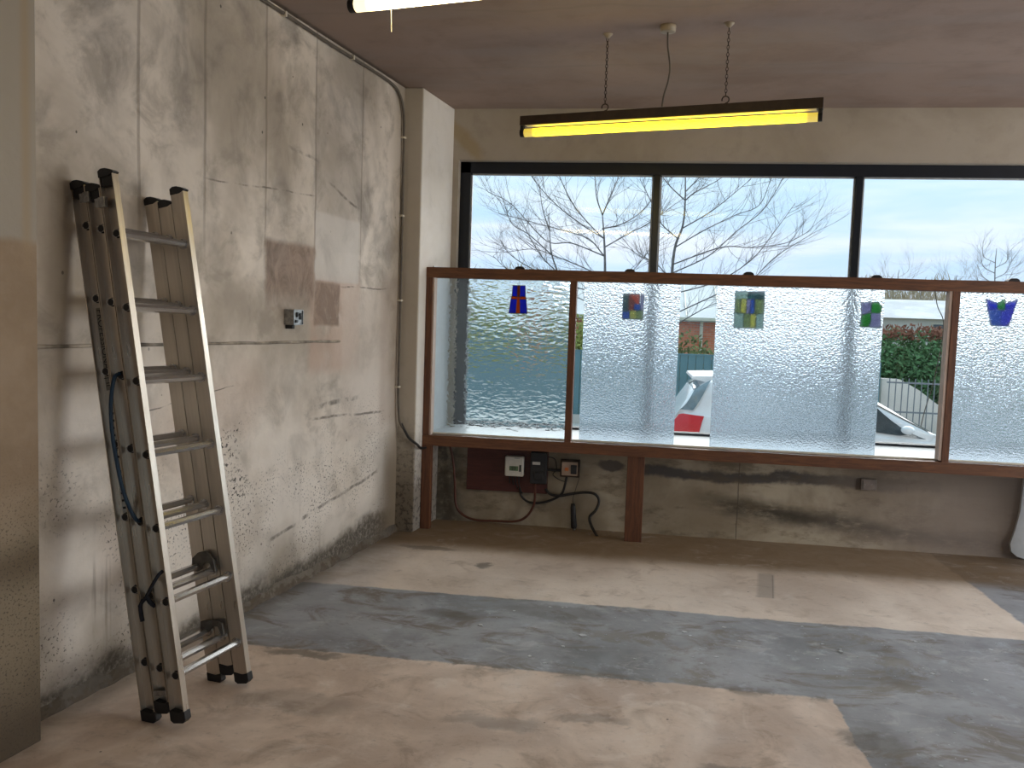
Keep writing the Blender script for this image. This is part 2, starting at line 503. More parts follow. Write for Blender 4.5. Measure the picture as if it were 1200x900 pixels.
def upper_stain(t, col, X, Y, Z, P):
    j = t.m('MULTIPLY', t.m('SUBTRACT', t.noise(P, 8, 4), .5), .10)
    zl = t.m('ADD', t.m('ADD', Z, t.m('MULTIPLY', X, .9)), j)     # diagonal damp mark next to the corner
    k = t.m('MULTIPLY', t.line(zl, 1.565, .10), t.ss(X, -1.10, -1.2))
    return t.mix(t.m('MULTIPLY', k, .45), col, (.34, .24, .08))


def low_stain(t, col, X, Y, Z, P):
    j = t.noise(P, 6, 5, .65); j3 = t.noise(t.scale(P, (.45, 1, 1.4)), 9, 6, .75)
    Zj = t.m('ADD', Z, t.m('MULTIPLY', t.m('SUBTRACT', j, .5), .10))
    # broken-out channel of dark cement under the ledge
    k = t.m('MULTIPLY', t.box(X, t.m('ADD', Zj, t.m('MULTIPLY', t.m('SUBTRACT', t.noise(P, 2.5, 3), .5), .10)), .06, 2.02, .40, .475, .016), t.m('MULTIPLY', t.ss(X, 2.05, 1.0, .35, 1), t.ss(j3, .2, .45, .6, 1)))
    col = t.mix(t.m('MULTIPLY', k, .95), col, (.075, .068, .066))
    # long mould streak above the floor
    zc = t.m('ADD', Zj, t.m('MULTIPLY', t.m('SUBTRACT', X, 1.1), .10))
    k = t.m('MULTIPLY', t.ss(t.m('ABSOLUTE', t.m('SUBTRACT', zc, .19)), .11, .0), t.m('MULTIPLY', t.ss(X, .3, .8), t.ss(j3, .28, .55)))
    col = t.mix(t.m('MULTIPLY', k, .9), col, (.035, .028, .018))
    col = t.mix(t.m('MULTIPLY', t.line(t.m('ADD', X, t.m('MULTIPLY', j, .02)), .735, .005), .7), col, (.06, .05, .04))
    w2 = t.noise(t.scale(P, (.8, 1, 2)), 4, 6, .7)
    col = t.mix(t.m('MULTIPLY', t.ss(w2, .5, .66), .6), col, (.12, .09, .055))
    # round blotch beside the right leg
    dd = t.m('ADD', t.m('POWER', t.m('DIVIDE', t.m('SUBTRACT', X, -.14), .10), 2), t.m('POWER', t.m('DIVIDE', t.m('SUBTRACT', Zj, .465), .04), 2))
    col = t.mix(t.m('MULTIPLY', t.ss(dd, 1.3, .5), .85), col, (.07, .06, .055))
    col = t.mix(t.m('MULTIPLY', t.ss(X, 1.0, 2.3), .7), col, (.31, .255, .225))
    k = t.ss(X, -1.1, -1.3)
    return t.mix(t.m('MULTIPLY', t.m('MULTIPLY', k, t.ss(j, .35, .55)), .8), col, (.05, .045, .035))


def ceil_stain(t, col, X, Y, Z, P):
    w = t.noise(t.scale(P, (.5, 1.6, 1)), 2.2, 4, .5)
    col = t.mix(t.m('MULTIPLY', t.ss(w, .45, .65), .5), col, (.29, .235, .21))
    yl = t.m('ADD', Y, t.m('MULTIPLY', t.m('SUBTRACT', t.noise(P, 1.2, 3), .5), .25))
    k = t.m('MAXIMUM', t.line(yl, 5.05, .02), t.line(yl, 4.15, .02))
    col = t.mix(t.m('MULTIPLY', k, .25), col, (.22, .18, .15))
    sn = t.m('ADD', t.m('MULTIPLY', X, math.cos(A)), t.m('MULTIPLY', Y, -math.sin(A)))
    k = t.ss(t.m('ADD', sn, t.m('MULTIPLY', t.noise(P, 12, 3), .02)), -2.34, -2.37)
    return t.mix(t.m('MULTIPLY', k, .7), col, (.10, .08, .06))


M['wall_left'] = wall_left_material()
M['floor'] = floor_material()
M['upper'] = plain_plaster('cream_plaster', (.36, .31, .245), (.43, .38, .315), upper_stain)
M['low'] = plain_plaster('damp_low_plaster', (.26, .21, .145), (.46, .40, .305), low_stain)
M['column'] = plain_plaster('white_plaster', (.68, .64, .58), (.78, .75, .70), lambda t, col, X, Y, Z, P: t.mix(t.m('MULTIPLY', t.ss(Y, 5.52, 5.50), t.ss(Z, .0, .9, .8, .55)), col, (.30, .235, .145)), .80)
M['reveal'] = simple('white_gloss_paint', (.62, .65, .68), .45, var=.04)
M['ceiling'] = plain_plaster('artexed_ceiling', (.25, .178, .145), (.32, .235, .195), ceil_stain)
M['room'] = plain_plaster('beige_plaster', (.48, .42, .35), (.55, .49, .42))


def wood(name, c1, c2, rough=.55, ax=0):
    m, t, b = newmat(name)
    P = t.obj()
    sc = [9, 9, 9]; sc[ax] = .9
    g = t.noise(t.scale(P, tuple(sc)), 5, 5, .6, 1.2)
    f = t.noise(t.scale(P, tuple(v*6 for v in sc)), 5, 3, .7)
    col = t.mix(t.ss(g, .3, .7), c1, c2)
    col = t.mix(t.m('MULTIPLY', t.ss(f, .5, .7), .35), col, tuple(c*.45 for c in c1))
    kn = t.ss(t.voro(t.scale(P, (2.2, 2.2, 2.2)), 1), .03, .06, 1, 0)
    col = t.mix(t.m('MULTIPLY', kn, .7), col, tuple(c*.2 for c in c1))
    t.put(b.inputs['Base Color'], col); b.inputs['Roughness'].default_value = rough
    t.put(b.inputs['Normal'], t.bump(f, .2, .003))
    return m


M['wood_x'] = wood('varnished_pine_rail', (.085, .030, .012), (.17, .066, .024), ax=0)
M['wood_z'] = wood('varnished_pine_post', (.080, .027, .011), (.15, .055, .020), ax=2)
M['wood_pale'] = wood('bare_pine', (.46, .34, .27), (.58, .46, .40), ax=2)
M['bead'] = simple('cream_bead', (.70, .66, .56), .5, var=.08)
M['frame'] = simple('dark_window_frame', (.008, .012, .020), .35, var=.1)
M['gasket'] = simple('grey_gasket', (.42, .44, .46), .4)
M['black'] = simple('black_plastic', (.012, .012, .014), .5, var=.2)
M['brownboard'] = wood('dark_red_board', (.060, .010, .006), (.085, .018, .010), ax=0)
M['whiteplastic'] = simple('off_white_plastic', (.62, .60, .54), .4, var=.06)
M['lcd'] = simple('meter_display', (.16, .24, .13), .2)
M['cable_black'] = simple('black_cable', (.014, .012, .012), .5)
M['cable_red'] = simple('red_brown_cable', (.10, .028, .014), .5)
M['cable_grey'] = simple('painted_cable', (.13, .11, .085), .6)
M['orange'] = simple('orange_rocker', (.75, .20, .03), .4)
M['lead'] = simple('lead_came', (.06, .065, .07), .4, .6)
M['lampbody'] = simple('brown_enamel', (.050, .030, .018), .45, var=.2)
M['whiteenamel'] = simple('white_enamel', (.75, .70, .58), .4, var=.05)
M['cream'] = simple('yellowed_plastic', (.40, .33, .23), .5)
M['rust'] = simple('rusted_steel', (.075, .05, .035), .6, .5, var=.3)
M['steel'] = simple('galvanised_steel', (.42, .42, .42), .35, .9, var=.2, sc=60)
M['blue'] = simple('blue_rubber', (.010, .045, .095), .5)
M['navy'] = simple('navy_webbing', (.010, .012, .022), .8)
M['mortar'] = plain_plaster('crumbling_mortar', (.07, .058, .045), (.18, .155, .125), None, .03)
M['flake'] = simple('paint_flake', (.62, .66, .70), .6)


def aluminium(name, c, rough, streak=(60, 60, 1.5)):
    m, t, b = newmat(name)
    P = t.obj()
    s1 = t.noise(t.scale(P, streak), 1, 4, .6)
    n = t.noise(t.scale(P, tuple(2 if v < 5 else 9 for v in streak)), 1, 3, .6)
    col = t.mix(t.ss(s1, .3, .7), tuple(v*.86 for v in c), c)
    col = t.mix(t.m('MULTIPLY', t.ss(n, .55, .75), .5), col, tuple(v*.5 for v in c))
    t.put(b.inputs['Base Color'], col)
    b.inputs['Metallic'].default_value = .85
    t.put(b.inputs['Roughness'], t.ss(n, .3, .7, rough, rough+.18))
    return m


M['alu'] = aluminium('worn_aluminium', (.64, .575, .49), .26)
M['rung'] = aluminium('rung_aluminium', (.56, .55, .54), .16, (60, 1.5, 60))


def emit(name, col, st, endcol=None):
    m, t, b = newmat(name)
    b.inputs['Base Color'].default_value = (.8, .75, .6, 1)
    b.inputs['Emission Color'].default_value = tuple(col)+(1,)
    # a fluorescent tube glows less over the electrodes at its two ends
    X = t.m('ABSOLUTE', t.sep(t.obj())[0])
    t.put(b.inputs['Emission Strength'], t.ss(X, .70, .655, st*.10, st))
    return m


M['tube_yellow'] = emit('yellow_tube_glow', (1.0, .72, .003), 5.0)
M['tube_warm'] = emit('warm_tube_glow', (1.0, .80, .42), 16.0)


def clear_glass(name, tint=(1, 1, 1)):
    m = bpy.data.materials.new(name); m.use_nodes = True; t = NT(m.node_tree); m.node_tree.nodes.clear()
    tr = t.n.new('ShaderNodeBsdfTransparent'); tr.inputs[0].default_value = tuple(tint)+(1,)
    gl = t.n.new('ShaderNodeBsdfGlossy'); gl.inputs['Roughness'].default_value = .02
    fr = t.n.new('ShaderNodeFresnel'); fr.inputs[0].default_value = 1.25
    mx = t.n.new('ShaderNodeMixShader')
    t.l.new(fr.outputs[0], mx.inputs[0]); t.l.new(tr.outputs[0], mx.inputs[1]); t.l.new(gl.outputs[0], mx.inputs[2])
    o = t.n.new('ShaderNodeOutputMaterial'); t.l.new(mx.outputs[0], o.inputs[0])
    return m


def hammered(name, rough, bumps, sc, milk, tint):
    """patterned obscure glass: refraction through a rippled face plus a little milky scatter"""
    m = bpy.data.materials.new(name); m.use_nodes = True; t = NT(m.node_tree); m.node_tree.nodes.clear()
    P = t.obj()
    h1 = t.noise(t.scale(P, sc), 1, 2, .5, .8)
    h2 = t.voro(t.scale(P, tuple(v*1.3 for v in sc)), 1)
    h = t.m('ADD', h1, t.m('MULTIPLY', h2, .5))
    h = t.m('MULTIPLY', h, t.m('LESS_THAN', t.sep(P)[1], 5.62+.085+.002))      # only the room face is patterned
    nr = t.bump(h, bumps, .02)
    g = t.n.new('ShaderNodeBsdfGlass'); g.inputs['Roughness'].default_value = rough; g.inputs['IOR'].default_value = 1.5
    g.inputs['Color'].default_value = tuple(tint)+(1,)
    t.l.new(nr, g.inputs['Normal'])
    tl = t.n.new('ShaderNodeBsdfTranslucent'); tl.inputs[0].default_value = (.84, .93, 1, 1)
    t.l.new(nr, tl.inputs['Normal'])
    mx = t.n.new('ShaderNodeMixShader'); mx.inputs[0].default_value = milk
    t.l.new(g.outputs[0], mx.inputs[1]); t.l.new(tl.outputs[0], mx.inputs[2])
    o = t.n.new('ShaderNodeOutputMaterial'); t.l.new(mx.outputs[0], o.inputs[0])
    return m


M['glass'] = clear_glass('clear_glass', (.985, .992, .992))
M['glass_wave'] = hammered('rippled_cathedral_glass', .0, .18, (15, 15, 36), .03, (.94, .985, 1))
M['glass_milk'] = hammered('hammered_obscure_glass', .10, .26, (52, 52, 72), .16, (.78, .835, .88))

# ================================================================ THE SETTING
HC = 2.925
YW = 6.05       # upper window wall
YL = 5.91       # low wall under the window
YS = 5.62       # room face of the timber screen

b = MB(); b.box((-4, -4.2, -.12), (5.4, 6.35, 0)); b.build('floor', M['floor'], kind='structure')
b = MB(); b.box((-4, -4.2, HC), (5.4, 6.35, HC+.15)); b.build('ceiling', M['ceiling'], kind='structure')


def noisy_sheet(f, nu, nv, nrm, amp, sc):
    """plaster face with real unevenness; f(u,v) -> point"""
    def g(u, v):
        p = f(u, v)
        return p + nrm*(noise.noise(p*sc)*amp + noise.noise(p*sc*4)*amp*.3)
    return g


b = MB()
b.prism([wl(2.0, -2.40, 0), wl(2.0, -2.62, 0), wl(6.3, -2.62, 0), wl(6.3, -2.40, 0)], (0, 0, HC))
b.grid(noisy_sheet(lambda u, v: wl(2.1+4.1*u, -2.392, HC*v), 60, 40, NV, .004, 1.6), 60, 40)
b.build('wall_left', M['wall_left'], kind='structure', recalc=False, smooth=False)
b = MB()
b.prism([wl(2.170, -2.265, 0), wl(2.170, -2.62, 0), wl(-4.6, -2.62, 0), wl(-4.6, -2.265, 0)], (0, 0, HC), bev=.004)
b.build('wall_left_pier', M['wall_left'], kind='structure')

# column in the corner (its room-side face turns to the window)
cd = LV
c0 = Vector((-1.44, 5.5, 0))
b = MB(); b.prism([c0, c0 + cd*.57, Vector((-2.1, 6.07, 0)), Vector((-2.1, 5.5, 0))], (0, 0, HC), bev=.006)
b.build('wall_corner_column', M['column'], kind='structure')
FX0, FX1, FZ0, FZ1 = -1.313, 4.75, .657, 2.569      # window opening
b = MB(); b.box((-2.1, YW, FZ1), (5.2, 6.35, HC)); b.box((-2.1, YW, 0), (FX0, 6.35, FZ1)); b.box((FX1, YW, 0), (5.2, 6.35, FZ1))
b.build('wall_far', M['upper'], kind='structure')
b = MB()
b.box((FX0-.1, YL+.004, 0), (5.2, 6.34, .60))
b.grid(noisy_sheet(lambda u, v: Vector((FX0-.1+6.6*u, YL, .60*v)), 80, 14, Vector((0, -1, 0)), .006, 5), 80, 14)
b.build('wall_far_low', M['low'], kind='structure', recalc=False)
b = MB()
b.prism([(5.2, -4.2, 0), (5.4, -4.2, 0), (5.4, 2.1, 0), (5.2, 2.1, 0)], (0, 0, HC))
b.prism([(5.2, 5.4, 0), (5.4, 5.4, 0), (5.4, 6.35, 0), (5.2, 6.35, 0)], (0, 0, HC))
b.box((5.2, 2.1, 0), (5.4, 5.4, .45)); b.box((5.2, 2.1, 2.65), (5.4, 5.4, HC))
b.build('wall_right', M['room'], kind='structure')
b = MB(); b.box((-3.2, -4.2, 0), (-1.1, -4.0, HC)); b.box((2.7, -4.2, 0), (5.4, -4.0, HC)); b.box((-1.1, -4.2, 2.65), (2.7, -4.0, HC))
b.build('wall_near', M['room'], kind='structure')

# window with its frame
win = empty('window_1', (FX0, 6.14, FZ0), kind='structure')


def put(o, parent):
    """parent keeping world placement (parent is unrotated)"""
    o.parent = parent
    o.location = o.location - parent.location
    return o


fr = MB()
fr.box((FX0, 6.12, FZ1-.082), (FX1, 6.19, FZ1), .004)
fr.box((FX0, 6.12, FZ0-.01), (FX1, 6.19, FZ0+.031), .004)
fr.box((FX0, 6.12, FZ0-.01), (FX0+.078, 6.19, FZ1), .004)
fr.box((FX1-.078, 6.12, FZ0-.01), (FX1, 6.19, FZ1), .004)
put(fr.build('window_frame', M['frame']), win)
mul = [(.064, .112), (1.412, 1.462), (2.76, 2.81), (3.7, 3.75)]
xs = [FX0+.078]
for a0, a1 in mul:
    k = MB(); k.box((a0, 6.115, FZ0), (a1, 6.19, FZ1-.08), .004); put(k.build('mullion', M['frame']), win)
    xs += [a0, a1]
xs.append(FX1-.078)
for i in range(0, len(xs), 2):
    a0, a1 = xs[i], xs[i+1]
    k = MB(); k.box((a0-.005, 6.150, FZ0+.03), (a1+.005, 6.158, FZ1-.078)); put(k.build('glass_pane', M['glass']), win)
    k = MB(); g = .010
    z0, z1 = FZ0+.034, FZ1-.082
    for p, q in (((a0, 6.135, z0), (a0+g, 6.15, z1)), ((a1-g, 6.135, z0), (a1, 6.15, z1)), ((a0, 6.135, z1-g), (a1, 6.15, z1)), ((a0, 6.135, z0), (a1, 6.15, z0+.004))):
        k.box(p, q)
    put(k.build('gasket', M['gasket']), win)
k = MB(); k.prism([(FX0-.12, 5.735, .600), (FX0-.12, 5.735, .646), (FX0-.12, 5.75, .650), (FX0-.12, 6.13, .673), (FX0-.12, 6.34, .64), (FX0-.12, 6.34, .600)], (5.2-FX0+.12, 0, 0))
k.build('window_sill', M['reveal'], kind='structure')
# white reveal board lining the side of the window recess behind the screen
k = MB()
p0 = c0 + cd*.24 + NV*.001; p1 = c0 + cd*.60
k.prism([p0+Vector((0, 0, .648)), p1+Vector((0, 0, .648)), p1+NV*.008+Vector((0, 0, .648)), p0+NV*.008+Vector((0, 0, .648))], (0, 0, 1.15))
k.build('trim_1', M['reveal'], kind='structure')

# crumbling mortar fillet along the left wall, thin ledge at dado height
def fillet(u, v):
    s = 2.17 + 3.35*u
    h = .045 + .03*noise.noise(Vector((s*3, 0, 1))) + .018*noise.noise(Vector((s*14, 2, 1)))
    h = max(.008, h)
    w = .020 + .014*noise.noise(Vector((s*9, 5, 1)))
    return wl(s, -2.392 + w*(1-v)**.6 + .006*noise.noise(Vector((s*30, v*4, 3))), h*v)


b = MB(); b.grid(fillet, 160, 5)
b.prism([wl(2.17, -2.395, 0), wl(2.17, -2.385, 0), wl(5.5, -2.385, 0), wl(5.5, -2.395, 0)], (0, 0, .008))
b.build('baseboard_left', M['mortar'], kind='structure', recalc=False)


def ledge(u, v):
    s = 2.19 + 2.19*u
    a_ = v*PI
    r = .007 + .003*noise.noise(Vector((s*6, 0, 7)))
    z = 1.305 - .006*(s-2.2) + .004*noise.noise(Vector((s*4, 1, 2)))
    return wl(s, -2.391 + r*1.3*math.sin(a_), z + r*math.cos(a_))


b = MB(); b.grid(ledge, 120, 6); b.build('trim_2', simple('grimy_ledge', (.46, .40, .32), .9, var=.35, sc=9), kind='structure', recalc=False, smooth=True)
# white boarded pier at the right-hand end of the low wall
b = MB()
x0 = at(1196, 570, YL).x
pts = [(x0+.00, 5.885, .02), (x0-.035, 5.885, .05), (x0-.045, 5.885, .10), (x0-.02, 5.885, .2), (x0, 5.885, .32), (x0+.01, 5.885, .575), (x0+.5, 5.885, .575), (x0+.5, 5.885, .005), (x0+.06, 5.885, .005)]
b.prism(pts, (0, .03, 0)); b.build('trim_3', M['reveal'], kind='structure')

# ================================================================ TIMBER SCREEN
scr = empty('glazed_screen', (0, YS, 0), label='long red-brown timber screen glazed with patterned glass, standing in front of the window', cat='screen')
XE = 4.70
SX0 = -1.419
TZ0, TZ1 = 1.714, 1.783
BZ0, BZ1 = .577, .648


def sp(mb, name, mat, **k):
    return put(mb.build(name, mat, **k), scr)


def wob(z0, z1, y0, y1, x0, x1, n=40):
    """rail with a slightly uneven sawn outline"""
    m = MB()
    def ring(xx):
        dz = .003*noise.noise(Vector((xx*3, z0, 0))); e = .002*noise.noise(Vector((xx*9, z1, 4)))
        return [(xx, y0, z0+dz+e), (xx, y0, z1+dz-e), (xx, y1, z1+dz), (xx, y1, z0+dz)]
    rows = [[m.bm.verts.new(p) for p in ring(x0+(x1-x0)*i/n)] for i in range(n+1)]
    for i in range(n):
        for k in range(4):
            m.bm.faces.new((rows[i][k], rows[i][(k+1) % 4], rows[i+1][(k+1) % 4], rows[i+1][k]))
    m.bm.faces.new(rows[0][::-1]); m.bm.faces.new(rows[-1])
    return m


sp(wob(TZ0, TZ1, YS, YS+.10, SX0, XE), 'top_rail', M['wood_x'])
sp(wob(BZ0, BZ1, YS, YS+.115, SX0, XE), 'bottom_rail', M['wood_x'])
posts = [(SX0, SX0+.042), (-.452, -.408), (1.912, 1.955), (4.25, 4.295)]
for a0, a1 in posts:
    k = MB(); k.box((a0, YS+.002, BZ1), (a1, YS+.10, TZ0), .002); sp(k, 'post', M['wood_z'])
# bare pale lining strips on the sides of two posts
k = MB(); k.box((SX0+.042, YS+.012, BZ1), (SX0+.054, YS+.095, TZ0), .001); sp(k, 'lining_strip', M['wood_pale'], label='bare pale strip on the leftmost post')
k = MB(); k.box((1.894, YS+.006, BZ1+.012), (1.912, YS+.075, TZ0), .001); sp(k, 'lining_strip', M['wood_pale'], label='bare pale strip on the right-hand post')
for a0, a1, y0 in ((SX0, SX0+.066, YS-.005), (-.030, .084, YS+.03), (2.62, 2.73, YS+.03)):
    k = MB(); k.box((a0, y0, 0), (a1, y0+.055, BZ0+.002), .003); sp(k, 'leg', M['wood_z'])
YG = YS+.085
pane_x = [(SX0+.05, -.452), (-.408, 1.912), (1.955, 4.25)]


def pane(x0, x1, y0, mat, name, lab=None, z0=BZ1-.002, z1=TZ0+.002):
    k = MB(); k.box((x0, y0, z0), (x1, y0+.004, z1))
    return sp(k, name, mat, label=lab)


pane(pane_x[0][0], pane_x[0][1], YG, M['glass_wave'], 'glass_pane', 'rippled glass pane showing blurred colours behind')
pane(pane_x[1][0], pane_x[1][1], YG+.008, M['glass'], 'glass_pane', 'clear glass pane')
sa0, sa1 = at(682, 420, YG).x, at(794, 420, YG).x
sb0, sb1 = at(836.5, 420, YG).x, at(1032, 420, YG).x
pane(sa0, sa1, YG, M['glass_milk'], 'glass_pane', 'narrow obscure glass pane')
pane(sb0, sb1, YG, M['glass_milk'], 'glass_pane', 'wider obscure glass pane')
pane(pane_x[2][0], pane_x[2][1], YG, M['glass_milk'], 'glass_pane', 'rightmost obscure glass pane')
for i, (a0, a1) in enumerate(pane_x):
    k = MB(); k.box((a0+.004, YG-.016, BZ1), (a1-.004, YG-.002, BZ1+.012), .001); sp(k, 'glazing_bead', M['bead'])
# dark timber clips along the top of the screen are part of the hangers below

# ================================================================ SUNCATCHERS
def glass_colour(c):
    m = bpy.data.materials.new('stained_glass'); m.use_nodes = True; t = NT(m.node_tree); m.node_tree.nodes.clear()
    tr = t.n.new('ShaderNodeBsdfTransparent'); n = t.noise(t.obj(), 60, 3)
    t.put(tr.inputs[0], t.mix(t.ss(n, .3, .7), tuple(v*.75 for v in c), c))
    tl = t.n.new('ShaderNodeBsdfTranslucent'); tl.inputs[0].default_value = tuple(c)+(1,)
    gl = t.n.new('ShaderNodeBsdfGlossy'); gl.inputs['Roughness'].default_value = .1
    a_ = t.n.new('ShaderNodeMixShader'); a_.inputs[0].default_value = .35
    t.l.new(tr.outputs[0], a_.inputs[1]); t.l.new(tl.outputs[0], a_.inputs[2])
    b_ = t.n.new('ShaderNodeMixShader'); b_.inputs[0].default_value = .06
    t.l.new(a_.outputs[0], b_.inputs[1]); t.l.new(gl.outputs[0], b_.inputs[2])
    o = t.n.new('ShaderNodeOutputMaterial'); t.l.new(b_.outputs[0], o.inputs[0])
    return m


G = {k: glass_colour(v) for k, v in dict(blue=(.02, .07, .62), amber=(.62, .17, .02), teal=(.03, .22, .22), yellow=(.62, .60, .22), green=(.05, .42, .06),
     lav=(.42, .40, .55), sky=(.03, .22, .55), olive=(.36, .42, .22), pale=(.45, .55, .50), rust=(.42, .13, .05)).items()}


def suncatcher(cx, cz, Y, topz, yclip, w, h, pieces, label):
    """pieces: (colour, polygon in unit coords -1..1)"""
    r = empty('suncatcher', (cx, Y, cz), label=label, cat='suncatcher')
    came = MB()
    for colr, poly in pieces:
        P = [Vector((px_*w/2, 0, pz_*h/2)) for px_, pz_ in poly]
        k = MB(); k.prism([p-Vector((0, .0015, 0)) for p in P], (0, .003, 0))
        k.build('glass_piece', G[colr], r)
        for i in range(len(P)):
            came.tube([P[i], P[(i+1) % len(P)]], .0022, 6)
    came.torus((0, 0, h/2+.010), (1, 0, 0), (0, 0, 1), .007, .0014, 10, 5)
    came.build('lead_came', M['lead'], r)
    k = MB(); k.tube([(0, 0, h/2+.017), (0, 0, topz-cz)], .0009, 5); k.build('string', M['black'], r)
    return r


def clipobj(x, r_):
    """dark lump of a clip over the top rail carrying the string"""
    k = MB()
    prof = [(-.036, -.004), (-.030, .012), (-.016, .021), (.014, .022), (.030, .014), (.038, -.004)]
    k.prism([(x+a_, YS+.045, TZ1+z_) for a_, z_ in prof], (0, .065, 0), bev=.003)
    o = k.build('clip', M['black'])
    o.parent = r_; o.location = o.location - r_.location


def pxc(px, py, Y):
    p = at(px, py, Y); return p.x, p.z


YB = YG+.026
defs = []
R4 = lambda x0, z0, x1, z1: [(x0, z0), (x1, z0), (x1, z1), (x0, z1)]
x, z = pxc(607.5, 351, YS+.06)
r_ = suncatcher(x, z, YS+.06, TZ0, 0, .130, .185, [
    ('blue', [(-.68, .22), (-.14, .22), (-.14, 1), (-.62, 1)]), ('blue', [(.14, .22), (.72, .22), (.66, 1), (.14, 1)]),
    ('blue', [(-.95, -1), (-.22, -1), (-.14, .02), (-.78, .02)]), ('blue', [(.22, -1), (.95, -1), (.80, .02), (.14, .02)]),
    ('amber', [(-.22, -1), (.22, -1), (.14, .22), (-.14, .22)]), ('rust', R4(-.14, .22, .14, 1)),
    ('amber', [(-.78, .02), (-.14, .02), (-.14, .22), (-.70, .22)]), ('amber', [(.14, .02), (.80, .02), (.74, .22), (.14, .22)])],
    'blue stained-glass suncatcher with an amber cross, hanging before the rippled pane')
clipobj(at(609, 315, YS+.05).x, r_)
x, z = pxc(742, 359, YB)
r_ = suncatcher(x, z, YB, TZ1, 0, .135, .165, [
    ('teal', R4(-1, -.4, -.45, 1)), ('sky', R4(-1, -1, -.3, -.4)), ('yellow', R4(-.3, -1, .35, -.3)), ('rust', [(-.45, -.3), (.1, -.3), (.1, .4), (-.45, 1)]),
    ('amber', [(.1, .2), (.6, .2), (.6, 1), (-.45, 1), (.1, .4)]), ('sky', [(.1, -.3), (.7, -.3), (.7, .2), (.1, .2)]), ('olive', R4(.35, -1, 1, -.3)), ('lav', R4(.7, -.3, 1, 1))],
    'small square suncatcher in teal, amber and yellow behind the narrow obscure pane')
clipobj(at(738, 319, YS+.05).x, r_)
x, z = pxc(878, 363, YB)
r_ = suncatcher(x, z, YB, TZ1, 0, .185, .235, [
    ('pale', R4(-1, .6, -.1, 1)), ('olive', R4(-1, -.2, -.6, .6)), ('yellow', R4(-.6, -.2, -.2, .6)), ('pale', R4(-1, -1, -.35, -.2)), ('lav', R4(-.2, -.2, .05, .6)),
    ('olive', R4(-.35, -1, .1, -.2)), ('sky', R4(.05, -.2, .35, .6)), ('teal', R4(-.1, .6, 1, 1)), ('yellow', R4(.1, -1, .5, -.2)), ('olive', R4(.35, -.2, 1, .6)), ('pale', R4(.5, -1, 1, -.2))],
    'tall rectangular suncatcher of olive, yellow and grey-green strips behind the wider obscure pane')
clipobj(at(877, 326, YS+.05).x, r_)
x, z = pxc(1020, 368, YB)
circ = lambda cx, cz, rx, rz, n=10: [(cx+rx*math.cos(2*PI*i/n), cz+rz*math.sin(2*PI*i/n)) for i in range(n)]
r_ = suncatcher(x, z, YB, TZ1, 0, .135, .165, [
    ('green', [(.0, .1), (.9, .1), (1, .6), (.6, 1), (.1, .9)]), ('green', [(-.9, -1), (-.1, -1), (.1, -.4), (0, .1), (-.8, -.1)]),
    ('lav', [(.0, .1), (.1, -.4), (-.1, -1), (1, -1), (.9, .1)]), ('lav', [(-.8, -.1), (0, .1), (.1, .9), (-.9, .9)])],
    'small suncatcher with two green leaves on lavender near the clear gap')
clipobj(at(1027, 331, YS+.05).x, r_)
x, z = pxc(1173, 365, YB)
r_ = suncatcher(x, z, YB, TZ1, 0, .195, .175, [
    ('blue', [(-.95, .9), (-.25, .6), (-.2, .1), (-.8, .1)]), ('green', [(-.25, .6), (.2, .95), (.2, .1), (-.2, .1)]), ('blue', [(.2, .6), (.95, .9), (.75, .1), (.2, .1)]),
    ('sky', [(-.8, .1), (0, .1), (0, -1), (-.55, -1)]), ('blue', [(0, .1), (.75, .1), (.5, -1), (0, -1)])],
    'blue flared suncatcher with a green centre, rightmost behind the right pane')
clipobj(at(1188, 335, YS+.05).x, r_)

# wire dangling between screen and window beside the clear gap
w = [at(1094, 329, YB+.03), at(1096, 344, YB+.03), at(1099, 360, YB+.035), at(1105.5, 376, YB+.04), at(1104, 400, YB+.04), at(1099, 425, YB+.04), at(1092, 455, YB+.03), at(1084, 480, YB+.03), at(1079, 500, YB+.02)]
k = MB(); k.tube(spline([at(1112, 332, YB), at(1103, 329.5, YB+.02)] + w, 6), .0028, 6)
root = empty('dangling_wire', w[-1], label='thin grey wire dangling behind the clear gap near the right post', cat='wire')
put(k.build('wire', M['cable_grey'], smooth=True), root)
k = MB(); k.box(at(1094, 331, YB+.03)+Vector((-.016, -.01, -.006)), at(1094, 331, YB+.03)+Vector((.022, .01, .016)), .002); put(k.build('connector', M['black']), root)

# ================================================================ NICHE: meter board and wiring
def boxpx(px0, py0, px1, py1, y0, y1, bev, mat, name, parent=None, **kw):
    a_, c_ = at(px0, py0, y0), at(px1, py1, y0)
    k = MB(); k.box((min(a_.x, c_.x), y0, min(a_.z, c_.z)), (max(a_.x, c_.x), y1, max(a_.z, c_.z)), bev)
    o = k.build(name, mat, **kw)
    if parent is not None: put(o, parent)
    return o


boxpx(548, 522, 641, 579, 5.875, 5.898, .002, M['brownboard'], 'meter_board', label='dark red-brown wooden backing board under the ledge', cat='board')
mt = empty('electricity_meter', at(602, 558, 5.84), label='off-white electricity meter with small green display on the dark board', cat='meter')
boxpx(592, 534.5, 613, 559, 5.815, 5.874, .008, M['whiteplastic'], 'casing', mt)
boxpx(597, 546, 607, 552, 5.8125, 5.82, .001, M['lcd'], 'display', mt)
boxpx(608.5, 545, 610.5, 553, 5.812, 5.82, .0005, M['black'], 'button_strip', mt)
boxpx(603, 536.5, 609, 538, 5.813, 5.82, .0005, M['steel'], 'printed_badge', mt)
